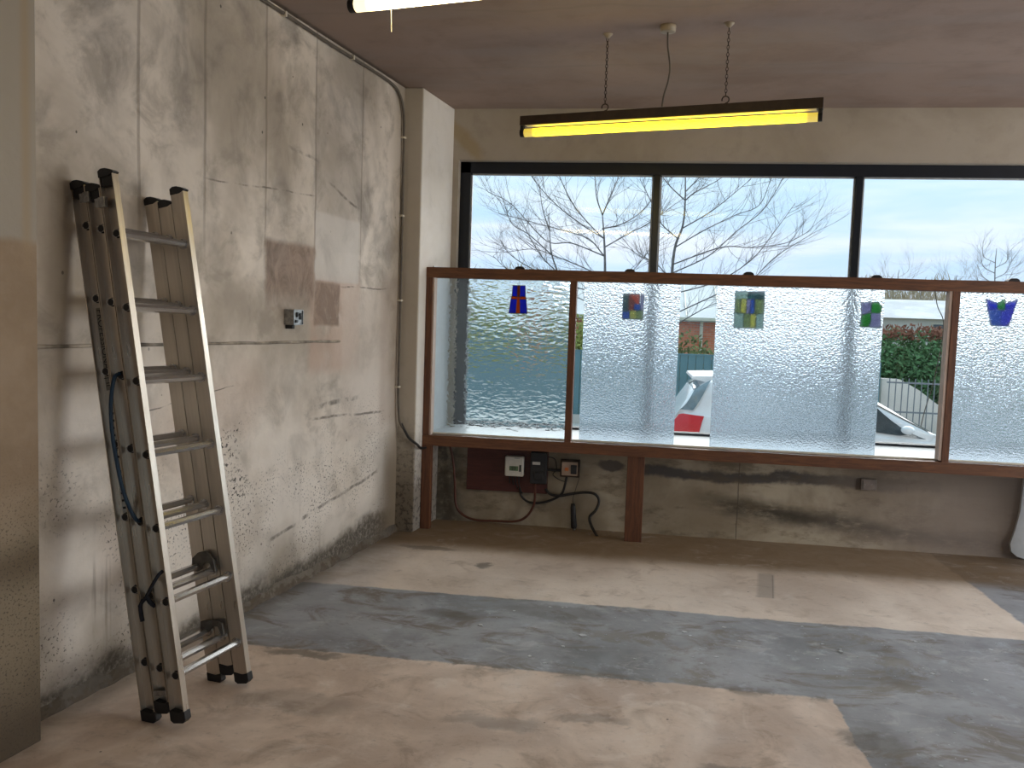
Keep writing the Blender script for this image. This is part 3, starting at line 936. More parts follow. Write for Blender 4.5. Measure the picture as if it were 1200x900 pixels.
# digits of the display
dg = MB()
for i in range(4):
    p = at(598.3+i*2.2, 549, 5.8122)
    for q0, q1 in (((-.0035, .010), (.0035, .013)), ((-.0035, -.012), (.0035, -.009)), ((-.0035, -.001), (.0035, .002)), ((-.005, -.010), (-.003, .012)), ((.003, -.010), (.005, .012))):
        if (i + int(q0[0]*1000)) % 3: dg.box((p.x+q0[0], 5.8118, p.z+q0[1]), (p.x+q1[0], 5.8124, p.z+q1[1]))
put(dg.build('display_digits', M['black']), mt)
tails = MB()
for i, (px, pb) in enumerate(((597, 566), (600.5, 568), (604, 572), (608, 578))):
    tails.tube(spline([at(px, 558, 5.85), at(px+.3, (558+pb)/2, 5.855), at(px+1.2*i, pb, 5.865)], 5), .0045, 6)
put(tails.build('meter_tails', M['cable_black'], smooth=True), mt)

cb = empty('cutout_box', at(628, 566, 5.84), label='black service cut-out box with a small pale label beside the meter', cat='fuse box')
boxpx(622, 530, 640, 568, 5.815, 5.874, .006, M['black'], 'casing', cb)
boxpx(624, 541, 633, 545, 5.812, 5.82, .001, M['whiteplastic'], 'paper_label', cb)
boxpx(626, 553, 636, 563, 5.805, 5.82, .004, M['black'], 'fuse_carrier', cb)

sw = empty('switched_spur', at(668, 558, 5.86), label='beige switch box with orange and black rockers on the low wall', cat='switch')
boxpx(657, 538.5, 679, 560, 5.86, 5.905, .004, M['rust'], 'back_box', sw)
boxpx(658.5, 541, 676.5, 558, 5.850, 5.862, .003, simple('beige_plastic', (.50, .36, .26), .4), 'faceplate', sw)
boxpx(662, 548, 666, 552, 5.843, 5.852, .001, M['orange'], 'orange_rocker', sw)
boxpx(669, 545, 675.5, 556, 5.843, 5.852, .001, M['black'], 'black_rocker', sw)


def cable(name, pts, r, mat, label, cat='cable', n=7, flat=1):
    k = MB(); k.tube(spline(pts, n), r, 8, flat=flat)
    o = k.build(name, mat, smooth=True, label=label, cat=cat)
    return o


cable('supply_cable', [at(527, 520, 5.88), at(531, 540, 5.88), at(533, 565, 5.88), at(534, 590, 5.88), at(541, 602, 5.875), at(556, 609, 5.87), at(580, 610.5, 5.87), at(603, 611, 5.87),
       at(616, 606, 5.865), at(625, 593, 5.86), at(627, 578, 5.85), at(627, 566, 5.84)], .0085, M['cable_red'], 'red-brown supply cable running down and along the wall foot to the cut-out box')
cable('black_cable', [at(609, 572, 5.868), at(611, 581, 5.875), at(619, 588, 5.88), at(632, 589.5, 5.882), at(646, 586, 5.88), at(657, 580, 5.875), at(661, 572, 5.87), at(664, 559, 5.87)], .0085, M['cable_black'], 'black cable looping from the meter to the switch box')
cable('black_cable', [at(639, 573, 5.875), at(645, 579, 5.872), at(655, 581, 5.862), at(668, 579, 5.86), at(685, 577, 5.865), at(697, 579, 5.86), at(702, 587, 5.86), at(698, 598, 5.84), at(691, 606, 5.82), at(693, 616, 5.79), at(700, 629, 5.74)], .0095, M['cable_black'], 'thick black cable hooping out to the right and down to the floor')
cable('thin_cord', [at(640, 535, 5.88), at(650, 538, 5.88), at(652, 550, 5.885), at(648, 556, 5.885), at(655, 562, 5.885), at(664, 565, 5.885)], .003, M['cable_black'], 'thin dark cord coiled between the cut-out box and the switch box')
cable('link_cable', [at(639, 550, 5.87), at(648, 551, 5.872), at(659, 551, 5.872)], .009, M['cable_black'], 'short black cable joining the cut-out box to the switch box')
hc = empty('hanging_connector', at(672, 618, 5.85), label='black connector plug hanging on a thin cord beneath the switch box', cat='plug')
k = MB(); k.tube(spline([at(677, 545, 5.856), at(679, 558, 5.85), at(675, 572, 5.85), at(671.5, 584, 5.85), at(671.3, 591, 5.85)], 6), .002, 6); put(k.build('cord', M['cable_black']), hc)
k = MB(); k.tube([at(671.3, 590, 5.85), at(671.6, 594, 5.85), at(672, 606, 5.85), at(672.5, 616, 5.85), at(672.5, 619, 5.85)], [.012, .018, .019, .022, .018], 12); put(k.build('plug_body', M['black'], smooth=True), hc)
k = MB(); k.tube([at(672.5, 618, 5.85), at(672.6, 621, 5.85)], .011, 10); put(k.build('collar', M['steel'], smooth=True), hc)
# plain outlet box on the right of the low wall
ob = empty('outlet_box', at(1018, 574, 5.88), label='small pale blank outlet box on the low wall at right', cat='outlet box')
boxpx(1009.5, 561, 1027, 575.5, 5.885, 5.912, .003, simple('grimy_plastic', (.24, .20, .17), .6), 'box', ob)
boxpx(1012, 563, 1024.5, 573.5, 5.881, 5.888, .001, simple('grimy_cover', (.27, .22, .19), .6), 'cover', ob)
for px in (1014, 1022):
    k = MB(); p = at(px, 568, 5.88); k.tube([p, p+Vector((0, .004, 0))], .003, 8); put(k.build('screw', M['steel']), ob)

# ================================================================ metal box and conduit on the left wall
jb = empty('junction_box', wl(3.87, -2.39, 1.40), label='small open metal junction box on the stained left wall', cat='junction box')
ROT = Matrix(((NV.x, LV.x, 0, 0), (NV.y, LV.y, 0, 0), (0, 0, 1, 0), (0, 0, 0, 1)))     # local x = wall normal, y = along wall


def wbox(n0, s0, z0, n1, s1, z1, bev, mat, name, parent):
    k = MB(); k.box((n0, s0, z0), (n1, s1, z1), bev, mat=ROT)
    return put(k.build(name, mat), parent)


bx0, bx1, bz0, bz1 = 3.805, 3.895, 1.385, 1.463
for n0, s0, z0, n1, s1, z1 in ((-2.392, bx0, bz0, -2.335, bx0+.004, bz1), (-2.392, bx1-.004, bz0, -2.335, bx1, bz1), (-2.392, bx0, bz1-.004, -2.335, bx1, bz1), (-2.392, bx0, bz0, -2.335, bx1, bz0+.004)):
    wbox(n0, s0, z0, n1, s1, z1, 0, M['steel'], 'side_wall', jb)
wbox(-2.345, bx0+.004, bz0+.004, -2.340, bx1-.004, bz1-.004, 0, M['steel'], 'cover_plate', jb)
wbox(-2.341, bx0+.030, bz0+.040, -2.333, bx0+.050, bz0+.065, .001, M['black'], 'terminal', jb)
wbox(-2.341, bx0+.058, bz0+.028, -2.332, bx0+.076, bz0+.060, .001, M['black'], 'terminal', jb)
wbox(-2.341, bx0+.020, bz0+.012, -2.334, bx0+.040, bz0+.026, .001, M['black'], 'terminal', jb)
wbox(-2.392, bx0+.012, bz0-.020, -2.350, bx0+.036, bz0, .003, M['black'], 'cable_gland', jb)
co = empty('wall_conduit', wl(5.2, -2.38, .8), label='grey surface cable running under the ceiling and down the left wall corner', cat='cable')
zc = HC-.028
pts = [wl(2.19, -2.378, zc), wl(3.0, -2.377, zc-.004), wl(3.6, -2.378, zc+.003), wl(4.2, -2.377, zc-.003), wl(4.7, -2.378, zc), wl(4.98, -2.376, zc-.008), wl(5.09, -2.376, zc-.05), wl(5.145, -2.376, zc-.14), wl(5.160, -2.376, zc-.30), wl(5.162, -2.376, 2.2),
       wl(5.165, -2.376, 1.6), wl(5.160, -2.374, 1.2), wl(5.160, -2.374, .95), wl(5.165, -2.370, .82), Vector((-1.535, 5.475, .74)), Vector((-1.49, 5.482, .665))]
k = MB(); k.tube(spline(pts, 7), .0085, 8); put(k.build('cable', M['cable_grey'], smooth=True), co)
k = MB(); k.tube(spline([Vector((-1.53, 5.478, .735)), Vector((-1.50, 5.480, .68)), Vector((-1.47, 5.482, .635)), Vector((-1.42, 5.485, .60)), Vector((-1.405, 5.52, .572)), Vector((-1.39, 5.60, .562))], 7), .009, 8)
put(k.build('cable_tail', M['cable_black'], smooth=True), co)
for s_, z_, up in ((3.1, zc, 0), (3.75, zc, 0), (4.45, zc, 0), (5.161, 2.6, 1), (5.162, 2.1, 1), (5.165, 1.55, 1), (5.160, .98, 1)):
    dz = .006 if up else .013; ds = .016 if up else .006
    k = MB(); k.box((-2.392, s_-ds, z_-dz), (-2.364, s_+ds, z_+dz), .002, mat=ROT); put(k.build('clip', M['whiteenamel']), co)

# ================================================================ LIGHT FITTINGS
def fitting(loc, ang, pitchy, tube_mat, label, chains, rose, pull=None, tilt=0):
    """batten light: local x along the tube, origin at the tube centre"""
    r = empty('hanging_strip_light', loc, label=label, cat='ceiling light')
    r.rotation_euler = (tilt, pitchy, ang)
    RM = r.rotation_euler.to_matrix()
    L = .762
    k = MB(); k.prism([(-L, -.026, .036), (-L, .026, .036), (-L, .024, .086), (-L, -.024, .086)], (2*L, 0, 0), bev=.003); k.build('batten', M['lampbody'], r)
    k = MB(); k.box((-L+.03, -.022, .0345), (L-.03, .022, .0375)); k.build('gear_tray', M['whiteenamel'], r)
    k = MB(); k.tube([(-L+.022, 0, 0), (L-.022, 0, 0)], .0215, 20); k.build('tube', tube_mat, r, smooth=False)
    for s_ in (-1, 1):
        k = MB(); x0_ = s_*(L-.010)
        k.tube([(x0_-.011, 0, 0), (x0_+.008, 0, 0)], .0215, 18)
        k.box((x0_-.011, -.014, .0), (x0_+.008, .014, .040), .002)
        k.build('lamp_holder', M['black'], r)
        k = MB(); k.tube([(s_*(L-.021), 0, 0), (s_*(L-.045), 0, 0)], .0202, 18); k.build('tube_cap', M['steel'], r)
    inv = r.matrix_basis.inverted() if False else Matrix.LocRotScale(Vector(loc), r.rotation_euler, None).inverted()
    for xc, top in chains:
        base = Vector(loc) + RM @ Vector((xc, 0, .086))
        hk = MB(); c_ = Vector((xc, 0, .086+.022))
        hk.torus(c_, (1, 0, 0), (0, 0, 1), .017, .0032, 14, 6, arc=1.6*PI, a0=-PI/2)
        hk.tube([(xc, 0, .080), (xc, 0, .092)], .0045, 8); hk.build('hook', M['rust'], r)
        a_ = Vector((xc, 0, .086+.039)); b_ = inv @ Vector((base.x, base.y, top-.02))
        ln = (b_-a_).length; n = int(ln/.0165); dr = (b_-a_)/n; dn = dr.normalized()
        ch = MB()
        for i in range(n):
            side = Vector((1, 0, 0)) if i % 2 else Vector((0, 1, 0))
            side = (side - dn*side.dot(dn)).normalized()
            ch.torus(a_ + dr*(i+.5), side, dn, .0058, .0018, 10, 5, sy=1.75)
        ch.build('chain', M['rust'], r)
        cp = MB(); t_ = inv @ Vector((base.x, base.y, top))
        up = (inv.to_3x3() @ Vector((0, 0, 1))).normalized()
        cp.tube([t_-up*.022, t_-up*.016, t_-up*.004, t_], [.006, .012, .024, .026], 16); cp.build('ceiling_hook_plate', M['cream'], r, smooth=True)
    if rose:
        (rx, ry), cp_ = rose
        t_ = inv @ Vector((rx, ry, HC)); up = (inv.to_3x3() @ Vector((0, 0, 1))).normalized()
        k = MB(); k.tube([t_-up*.032, t_-up*.030, t_-up*.010, t_], [.030, .038, .040, .040], 20); k.build('ceiling_rose', M['cream'], r, smooth=True)
        k = MB(); k.tube(spline([inv @ Vector(p) for p in cp_], 8), .0042, 8); k.build('flex', M['cable_grey'], r, smooth=True)
    if pull:
        k = MB(); k.tube([inv @ Vector(pull[0]), inv @ Vector(pull[1])], .0012, 5); k.build('pull_cord', M['whiteenamel'], r)
    return r


pl_, pr_ = Vector((-.664, 4.618, 2.447)), Vector((.818, 4.282, 2.453))
mid_ = (pl_+pr_)/2
ang_ = math.atan2(pr_.y-pl_.y, pr_.x-pl_.x)
ux = (pr_-pl_).normalized()
xl = (Vector((-.218, 4.517, 0))-Vector((mid_.x, mid_.y, 0))).dot(Vector((ux.x, ux.y, 0)))
xr = (Vector((.376, 4.382, 0))-Vector((mid_.x, mid_.y, 0))).dot(Vector((ux.x, ux.y, 0)))
rose = atz(783, 30, HC)
q = mid_ + ux*(rose.x-mid_.x)/ux.x
fitting(mid_, ang_, -.004, M['tube_yellow'], 'suspended strip light with a yellow glowing tube before the window', [(xl, HC), (xr, HC)],
        ((rose.x, rose.y), [(rose.x, rose.y, HC-.03), (rose.x+.003, rose.y-.001, HC-.10), (rose.x+.018, rose.y-.003, HC-.20), (rose.x+.012, rose.y-.003, HC-.27), (rose.x-.006, rose.y, HC-.34), (rose.x-.012, rose.y+.01, 2.535)]))
z2 = 2.452
e2 = atz(413, 7.0, z2)
d2 = (atz(565, -9.5, z2)-e2).normalized()
c2_ = e2 + d2*.755
pt = atz(458, 10, z2)
pb_ = Vector((pt.x, pt.y, z2-.075)) + Vector((.004, 0, 0))
fitting(c2_, math.atan2(d2.y, d2.x), 0, M['tube_warm'], 'suspended strip light with a bright warm tube at the top left of the picture', [(-.45, HC), (.45, HC)], ((c2_.x+.05, c2_.y), [(c2_.x+.05, c2_.y, HC-.03), (c2_.x+.06, c2_.y, HC-.2), (c2_.x+.02, c2_.y, z2+.085)]),
        pull=(Vector((pt.x, pt.y, z2+.04)), pb_))

# ================================================================ LADDER
K = .992
Ol = CAM + (Vector((-1.6813, 2.7118, 0))-CAM)*K
U = Vector((.1637, .9864, -.0154)).normalized()
TT = Vector((-.1704, .0436, .9844)); TT = (TT - U*TT.dot(U)).normalized()
WW = U.cross(TT)
if WW.dot(Vector((1, 0, 0))) < 0: WW = -WW
lad = empty('extension_ladder', Ol, label='triple-section aluminium extension ladder leaning against the left wall', cat='ladder')
lad.rotation_mode = 'QUATERNION'
LM = Matrix(((WW.x, U.x, TT.x), (WW.y, U.y, TT.y), (WW.z, U.z, TT.z)))
lad.rotation_quaternion = LM.to_quaternion()
lad.scale = (K, K, K)
Wd, Pt, Tau = .3925, .063, .0273
DP = .0590       # stile depth
M['dullsteel'] = simple('dull_grey_steel', (.16, .15, .135), .5, .7, var=.2)
M['stile_print'] = simple('printed_tape', (.50, .49, .45), .5)
secs = [(0, -.006, 1.895, .190), (1, .028, 1.872, .168), (2, -.006, 1.912, .140)]
proto = {}
def stile(side, z0, z1):
    """open C channel, flanges pointing away from the rungs"""
    th = .0028
    f = (lambda y_: y_) if side == 0 else (lambda y_: Wd-y_)
    o = [(0, 0), (0, Tau), (DP, Tau), (DP, 0), (DP-th, 0), (DP-th, Tau-th), (th, Tau-th), (th, 0)]
    k = MB(); k.prism([(x_, f(y_), z0) for x_, y_ in o], (0, 0, z1-z0))
    return k


def rung_mesh(kind):
    k = MB()
    n = 14
    pts = []
    for i in range(n):
        a_ = 2*PI*i/n
        r_ = .0155*(1+.05*math.cos(7*a_))
        pts.append((math.cos(a_)*r_*1.12, 0, math.sin(a_)*r_*.86))
    k.prism([(p[0], Tau-.012, p[2]) for p in pts], (0, Wd-2*Tau+.024, 0))
    # swaged collar rings against each stile
    for y_ in (Tau, Wd-Tau-.004):
        k.tube([(0, y_, 0), (0, y_+.004, 0)], .0205, 16)
    return k


def rung_end(side):
    k = MB(); f = (lambda y_: y_) if side == 0 else (lambda y_: Wd-y_)
    k.tube([(0, f(Tau-.0125), 0), (0, f(Tau-.0030), 0)], [.0125, .0165], 14)
    return k


for si, z0, z1, r0 in secs:
    x0 = si*Pt + .002
    for side in (0, 1):
        o = stile(side, z0, z1).build('stile', M['alu'], lad); o.location = (x0, 0, 0)
        f = (lambda y_: y_) if side == 0 else (lambda y_: Wd-y_)
        # rubber foot
        k = MB()
        ff = [(-.002, z0+.032), (-.002, z0-.006), (.010, z0-.016), (.050, z0-.016), (DP+.004, z0-.004), (DP+.003, z0+.026), (.040, z0+.020)]
        ya, yb = sorted((f(-.002), f(Tau+.002)))
        k.prism([(x_, ya, z_) for x_, z_ in ff], (0, yb-ya, 0), bev=.002)
        q = k.build('rubber_foot', M['black'], lad); q.location = (x0, 0, 0)
        k = MB()
        ff = [(-.002, z1-.012), (-.002, z1+.012), (.012, z1+.019), (.030, z1+.018), (.052, z1+.010), (DP+.006, z1+.001), (DP+.002, z1-.004), (.04, z1-.012)]
        k.prism([(x_, ya, z_) for x_, z_ in ff], (0, yb-ya, 0), bev=.002)
        q = k.build('end_cap', M['black'], lad); q.location = (x0, 0, 0)
        # plug inside the channel mouth
        k = MB(); ya, yb = sorted((f(.003), f(Tau-.004))); k.box((.005, ya, z1-.045), (DP-.005, yb, z1-.002), .003)
        q = k.build('cap_plug', M['black'], lad); q.location = (x0, 0, 0)
    for i in range(7):
        zr = r0 + .2605*i
        if 'rung' not in proto:
            proto['rung'] = rung_mesh(0).build('rung', M['rung'], lad, smooth=False); o = proto['rung']
        else:
            o = proto['rung'].copy(); COL.objects.link(o)
        o.location = (x0+DP/2, 0, zr)
        for side in (0, 1):
            if ('e', side) not in proto:
                proto[('e', side)] = rung_end(side).build('rung_socket', M['black'], lad); o = proto[('e', side)]
            else:
                o = proto[('e', side)].copy(); COL.objects.link(o)
            o.location = (x0+DP/2, 0, zr)
# guide brackets at the top of the near stiles
for si, z_ in ((0, 1.845), (1, 1.815)):
    k = MB(); k.box((si*Pt+DP-.006, -.006, z_-.018), (si*Pt+DP+.022, .012, z_+.018), .002); k.box((si*Pt+DP-.022, -.004, z_-.016), (si*Pt+DP, .0, z_+.016), .001)
    k.build('guide_bracket', M['steel'], lad)
for z_ in (.045,):
    k = MB(); k.box((Pt+.004, .004, .028+z_), (Pt+DP-.004, .010, .048+z_), .002); k.build('guide_bracket', M['steel'], lad)
# stay hooks inside the far stile near the bottom
for z_, sz in ((.455, .050), (.205, .030)):
    k = MB()
    pts = [(.01, z_-.02), (.02, z_+.03), (.05, z_+sz), (.09, z_+sz+.004), (.118, z_+.02), (.122, z_-.03), (.108, z_-.03), (.100, z_+.008), (.075, z_+.012), (.04, z_-.025)]
    k.prism([(a_, Wd-Tau-.022, c_) for a_, c_ in pts], (0, .012, 0), bev=.002); k.build('stay_bracket', M['dullsteel'], lad)
# printed lettering tape down the channel of the rear near stile
def text_mesh(body, size):
    cu = bpy.data.curves.new('lettering', 'FONT'); cu.body = body; cu.size = size; cu.extrude = .0004
    cu.align_x = 'LEFT'; cu.align_y = 'CENTER'
    to = bpy.data.objects.new('lettering', cu); COL.objects.link(to)
    dg_ = bpy.context.evaluated_depsgraph_get(); me = bpy.data.meshes.new_from_object(to.evaluated_get(dg_))
    bpy.data.objects.remove(to); bpy.data.curves.remove(cu)
    return me


yf = Tau - .0034
me = text_mesh('PROFESSIONAL | II', .034)
me.materials.clear(); me.materials.append(M['black'])
o = bpy.data.objects.new('lettering', me); COL.objects.link(o); o.parent = lad
# reading downward on the outward face of the web
o.matrix_parent_inverse = Matrix()
o.matrix_local = Matrix(((0, 1, 0, .002+DP/2), (0, 0, -1, yf), (-1, 0, 0, 1.455), (0, 0, 0, 1)))
k = MB(); k.box((.017, yf+.0002, 1.165), (.047, yf+.0008, 1.46)); k.build('printed_tape', simple('grey_tape', (.26, .235, .19), .5), lad)
k = MB(); k.box((.018, yf-.0006, .72), (.046, yf+.0008, 1.115)); k.build('safety_label', M['stile_print'], lad, label='pale safety sticker')
k = MB()
for i in range(14):
    k.box((.021, yf-.0010, .74+i*.026), (.030+random.random()*.013, yf-.0006, .748+i*.026))
k.build('label_print', M['black'], lad)

lw = lambda x_, y_, z_: Ol + LM @ (Vector((x_, y_, z_))*K)
# blue hose-like cord between two rung sockets of the middle section, navy strap lower down
xm = Pt + DP/2 + .002
cable('blue_cord', [lw(xm, .012, 1.218), lw(xm-.006, -.010, 1.20), lw(xm-.024, -.020, 1.12), lw(xm-.034, -.022, 1.02), lw(xm-.032, -.022, .93), lw(xm-.022, -.022, .82), lw(xm-.004, -.020, .745), lw(xm+.002, -.006, .705), lw(xm, .012, .692)], .0068, M['blue'],
      'blue cord bowed between two rung ends on the ladder side', 'cord')
xf = 2*Pt + DP/2
k = MB()
k.tube(spline([lw(xf+.012, .010, .512), lw(xf+.004, -.006, .500), lw(xf-.020, -.012, .470), lw(xf-.050, -.014, .432), lw(xf-.078, -.010, .408), lw(xf-.098, .004, .398)], 6), .010, 8, flat=.6)
k.tube(spline([lw(xf-.066, -.012, .422), lw(xf-.080, -.014, .400), lw(xf-.084, -.012, .370), lw(xf-.082, -.012, .345)], 5), .0075, 8, flat=.6)
k.tube(spline([lw(xf-.050, -.012, .432), lw(xf-.040, -.010, .410), lw(xf-.034, .004, .392)], 5), .008, 8, flat=.6)
k.build('tie_strap', M['navy'], smooth=True, label='dark navy strap knotted round the ladder stiles near the bottom', cat='strap')

# ================================================================ paint flakes on the floor
fl = MB()
rr = random.Random(3)
for i in range(150):
    x_ = -1.1 + 3.2*rr.random()**.8; y_ = 3.5 + .75*rr.random()
    if rr.random() < .35: x_ = .9 + 1.4*rr.random(); y_ = 2.7 + 1.4*rr.random()
    s_ = .002 + .007*rr.random()**3
    a_ = rr.random()*PI
    pts = [(x_+math.cos(a_+t_)*s_*(1+rr.random()), y_+math.sin(a_+t_)*s_*(.6+rr.random()), .0005) for t_ in (0, 1.5, 3, 4.6)]
    fl.prism(pts, (0, 0, .0016))
fl.build('paint_flakes', M['flake'], kind='stuff', label='scattered pale paint flakes on the grey floor strip', cat='debris')
for i, (px, py, s_) in enumerate(((683, 745, .018), (563, 733, .014), (802, 741, .013), (985, 764, .012), (660, 758, .010))):
    p = atz(px, py, 0); r2_ = random.Random(i)
    pts = [(p.x+math.cos(t_)*s_*(.7+.5*r2_.random()), p.y+math.sin(t_)*s_*(.7+.5*r2_.random()), .0005) for t_ in (0, 1.1, 2.2, 3.3, 4.4, 5.4)]
    k = MB(); k.prism(pts, (0, 0, .004), bev=.001)
    k.build('plaster_chip', M['flake'], cat='chip', group='white plaster chips on the grey strip', label=['largest white chip on the grey strip, near its middle', 'white chip nearest the left wall on the grey strip', 'white chip right of the largest on the grey strip', 'white chip farthest right on the grey strip', 'white chip just in front of the largest one'][i])

# ================================================================ OUTSIDE
GZ = -.63
M['asphalt'] = simple('wet_asphalt', (.50, .51, .52), .7, var=.15, sc=3, bump=.2)
M['pavement'] = simple('pale_paving', (.60, .56, .52), .8, var=.08, sc=2)
b = MB(); b.box((-60, 6.4, GZ-.3), (80, 13.2, GZ)); b.build('ground', M['asphalt'], kind='structure')
b = MB(); b.box((-60, 13.2, GZ-.3), (80, 16.9, GZ+.06)); b.build('ground_pavement', M['pavement'], kind='structure')
b = MB(); b.box((-90, 16.9, GZ-.3), (120, 140, GZ+.05)); b.build('ground_far', simple('rough_grass', (.16, .17, .09), .9, var=.25, sc=1), kind='structure')
b = MB(); b.box((-60, 6.35, GZ-.3), (80, 6.40, -.02)); b.build('wall_outer_plinth', M['room'], kind='structure')

# ---- teal panel fence
FE = 17.0
fence = empty('teal_fence', (-1, FE, GZ), label='long teal close-boarded fence behind the parked car', cat='fence')
teal = simple('teal_paint', (.085, .19, .22), .6, var=.1, sc=2)
fx0, fx1, fzt, fzb = -9.5, 4.55, .865, -.40
nb = 0
x_ = fx0
brd = None
while x_ < fx1-.01:
    if brd is None:
        k = MB(); k.box((0, 0, 0), (.142, .022, fzt-fzb), .003); brd = put(k.build('board', teal), fence); brd.location = Vector((x_, FE, fzb))-fence.location
    else:
        c_ = brd.copy(); COL.objects.link(c_); c_.location = Vector((x_, FE+(nb % 2)*.004, fzb))-fence.location
    x_ += .150; nb += 1
k = MB(); k.box((fx0, FE-.03, GZ), (fx1, FE+.03, fzb)); put(k.build('gravel_board', M['pavement']), fence)
for z_ in (-.15, .30, .75):
    k = MB(); k.box((fx0, FE+.028, z_-.04), (fx1, FE+.07, z_+.04)); put(k.build('rail', teal), fence)
k = MB(); k.box((fx0, FE-.01, fzt), (fx1, FE+.035, fzt+.03)); put(k.build('capping', teal), fence)

# ---- foliage helper
def foliage_mat(name, c1, c2):
    m, t, b = newmat(name)
    n = t.noise(t.obj(), 3, 4)
    rnd = t.n.new('ShaderNodeNewGeometry').outputs['Random Per Island']
    t.put(b.inputs['Base Color'], t.mix(t.m('MULTIPLY', t.m('ADD', rnd, t.ss(n, .3, .7)), .5), c1, c2))
    b.inputs['Roughness'].default_value = 1.0; b.inputs['Specular IOR Level'].default_value = .1
    return m


def leafmass(centers, n, size, name, mat, parent, seed=1, aspect=.5):
    """leaf cards scattered through ellipsoids (each real leaf-like quads)"""
    r = random.Random(seed); verts = []; faces = []
    for i in range(n):
        c_, rad = centers[r.randrange(len(centers))]
        v = Vector((r.gauss(0, 1), r.gauss(0, 1), r.gauss(0, 1))).normalized()*(r.random()**.35)
        p = Vector((c_[0]+v.x*rad[0], c_[1]+v.y*rad[1], c_[2]+v.z*rad[2]))
        if p.z < GZ: continue
        a_ = Vector((r.gauss(0, 1), r.gauss(0, 1), r.gauss(0, 1))).normalized(); b_ = a_.orthogonal().normalized()
        if aspect < .3: a_ = (a_*.5+Vector((0, 0, 1))).normalized(); b_ = a_.cross(Vector((0, 1, 0))).normalized()
        s_ = size*(.6+.8*r.random()); k0 = len(verts)
        verts += [p-a_*s_, p-b_*s_*aspect, p+a_*s_, p+b_*s_*aspect]; faces.append((k0, k0+1, k0+2, k0+3))
    me = bpy.data.meshes.new(name); me.from_pydata([v[:] for v in verts], [], faces); me.materials.append(mat)
    o = bpy.data.objects.new(name, me); COL.objects.link(o)
    if parent is not None: put(o, parent)
    return o


olive = foliage_mat('olive_leaves', (.075, .09, .025), (.20, .22, .09))
green = foliage_mat('hedge_leaves', (.07, .14, .06), (.17, .31, .14))
redg = foliage_mat('reddish_leaves', (.16, .06, .04), (.32, .15, .10))
brown = foliage_mat('bare_brown_twigs', (.34, .28, .19), (.52, .44, .32))
lime = foliage_mat('lime_leaves', (.17, .20, .04), (.38, .42, .12))
bark = simple('grey_bark', (.20, .185, .19), .85, var=.25, sc=6, bump=.4)


def shrub(x0, Y, w, h, mat, label, seed, n=1800, d=.9, group=None):
    r = empty('shrub', (x0, Y, GZ), label=label, cat='shrub', group=group)
    rr = random.Random(seed)
    cs = [((x0+w*(rr.random()-.5)*.8, Y+(rr.random()-.5)*d*.6, GZ+h*(.3+.35*rr.random())), (w*.32, d*.5, h*.34)) for _ in range(5)]
    cs.append(((x0, Y, GZ+h*.45), (w*.42, d*.5, h*.5)))
    leafmass(cs, n, .055, 'foliage', mat, r, seed)
    k = MB()
    for j in range(4):
        k.tube([(x0+.1*(j-1.5), Y, GZ), (x0+w*.12*(j-1.5), Y, GZ+h*.55)], [.025, .01], 6)
    put(k.build('stems', bark), r)
    return r


shrub(.95, 18.2, 1.7, 2.15, olive, 'olive shrub showing over the fence in the clear gap', 1, 5500)
shrub(-1.25, 18.3, 1.6, 2.4, lime, 'yellow-green shrub behind the fence beside the second screen post', 2, 5000)
shrub(-3.35, 18.3, 1.8, 2.7, lime, 'bright yellow-green shrub behind the middle of the rippled pane', 3, 6000)
shrub(-6.0, 18.7, 2.2, 3.0, green, 'tall dark green shrub behind the left of the rippled pane', 4, 6000)
shrub(2.9, 18.4, 1.6, 1.9, olive, 'broad olive shrub behind the wider obscure pane', 5, 2400)

# ---- brick building
def brick_mat():
    m, t, b = newmat('orange_brick')
    n = t.n.new('ShaderNodeTexBrick'); t.put(n.inputs['Vector'], t.comb(t.sep(t.obj())[0], t.sep(t.obj())[2], 0))
    n.inputs['Scale'].default_value = 1; n.inputs['Brick Width'].default_value = .225; n.inputs['Row Height'].default_value = .075
    n.inputs['Mortar Size'].default_value = .006
    n.inputs['Color1'].default_value = (.66, .17, .08, 1); n.inputs['Color2'].default_value = (.78, .25, .13, 1); n.inputs['Mortar'].default_value = (.45, .35, .28, 1)
    t.put(b.inputs['Base Color'], n.outputs[0]); b.inputs['Roughness'].default_value = .85
    return m


bh = empty('brick_building', (-1.4, 30, GZ), label='low orange brick building with a pale sloping roof beyond the fence', cat='building')
BX0, BX1 = -5.6, 4.4
k = MB(); k.box((BX0, 30, GZ), (BX1, 36, 1.72)); put(k.build('wall', brick_mat()), bh)
k = MB(); k.prism([(BX0-.4, 29.6, 1.70), (BX0-.4, 33, 3.15), (BX0-.4, 36.4, 1.70), (BX0-.4, 36.4, 1.58), (BX0-.4, 29.6, 1.58)], (BX1-BX0+.8, 0, 0))
put(k.build('roof', simple('pale_sheet_roof', (.60, .62, .63), .6, var=.1, sc=.6)), bh)
k = MB(); k.box((BX0-.4, 29.5, 1.62), (BX1+.4, 29.6, 1.72)); put(k.build('gutter', M['whiteenamel']), bh)
for x_ in (2.15, -2.6):
    k = MB(); k.tube([(x_, 29.93, 1.65), (x_, 29.93, GZ)], .06, 8); put(k.build('downpipe', M['whiteenamel']), bh)
for x_ in (-4.6, -.9, 3.3):
    k = MB(); k.box((x_-.5, 29.95, .2), (x_+.5, 30.02, 1.2)); wf = put(k.build('window', M['whiteenamel']), bh)
    k = MB(); k.box((-.44, -.07, -.44), (.44, -.02, .44)); g_ = k.build('pane', simple('dark_pane', (.03, .04, .05), .1)); g_.parent = wf; g_.location = (x_, 30, .7)
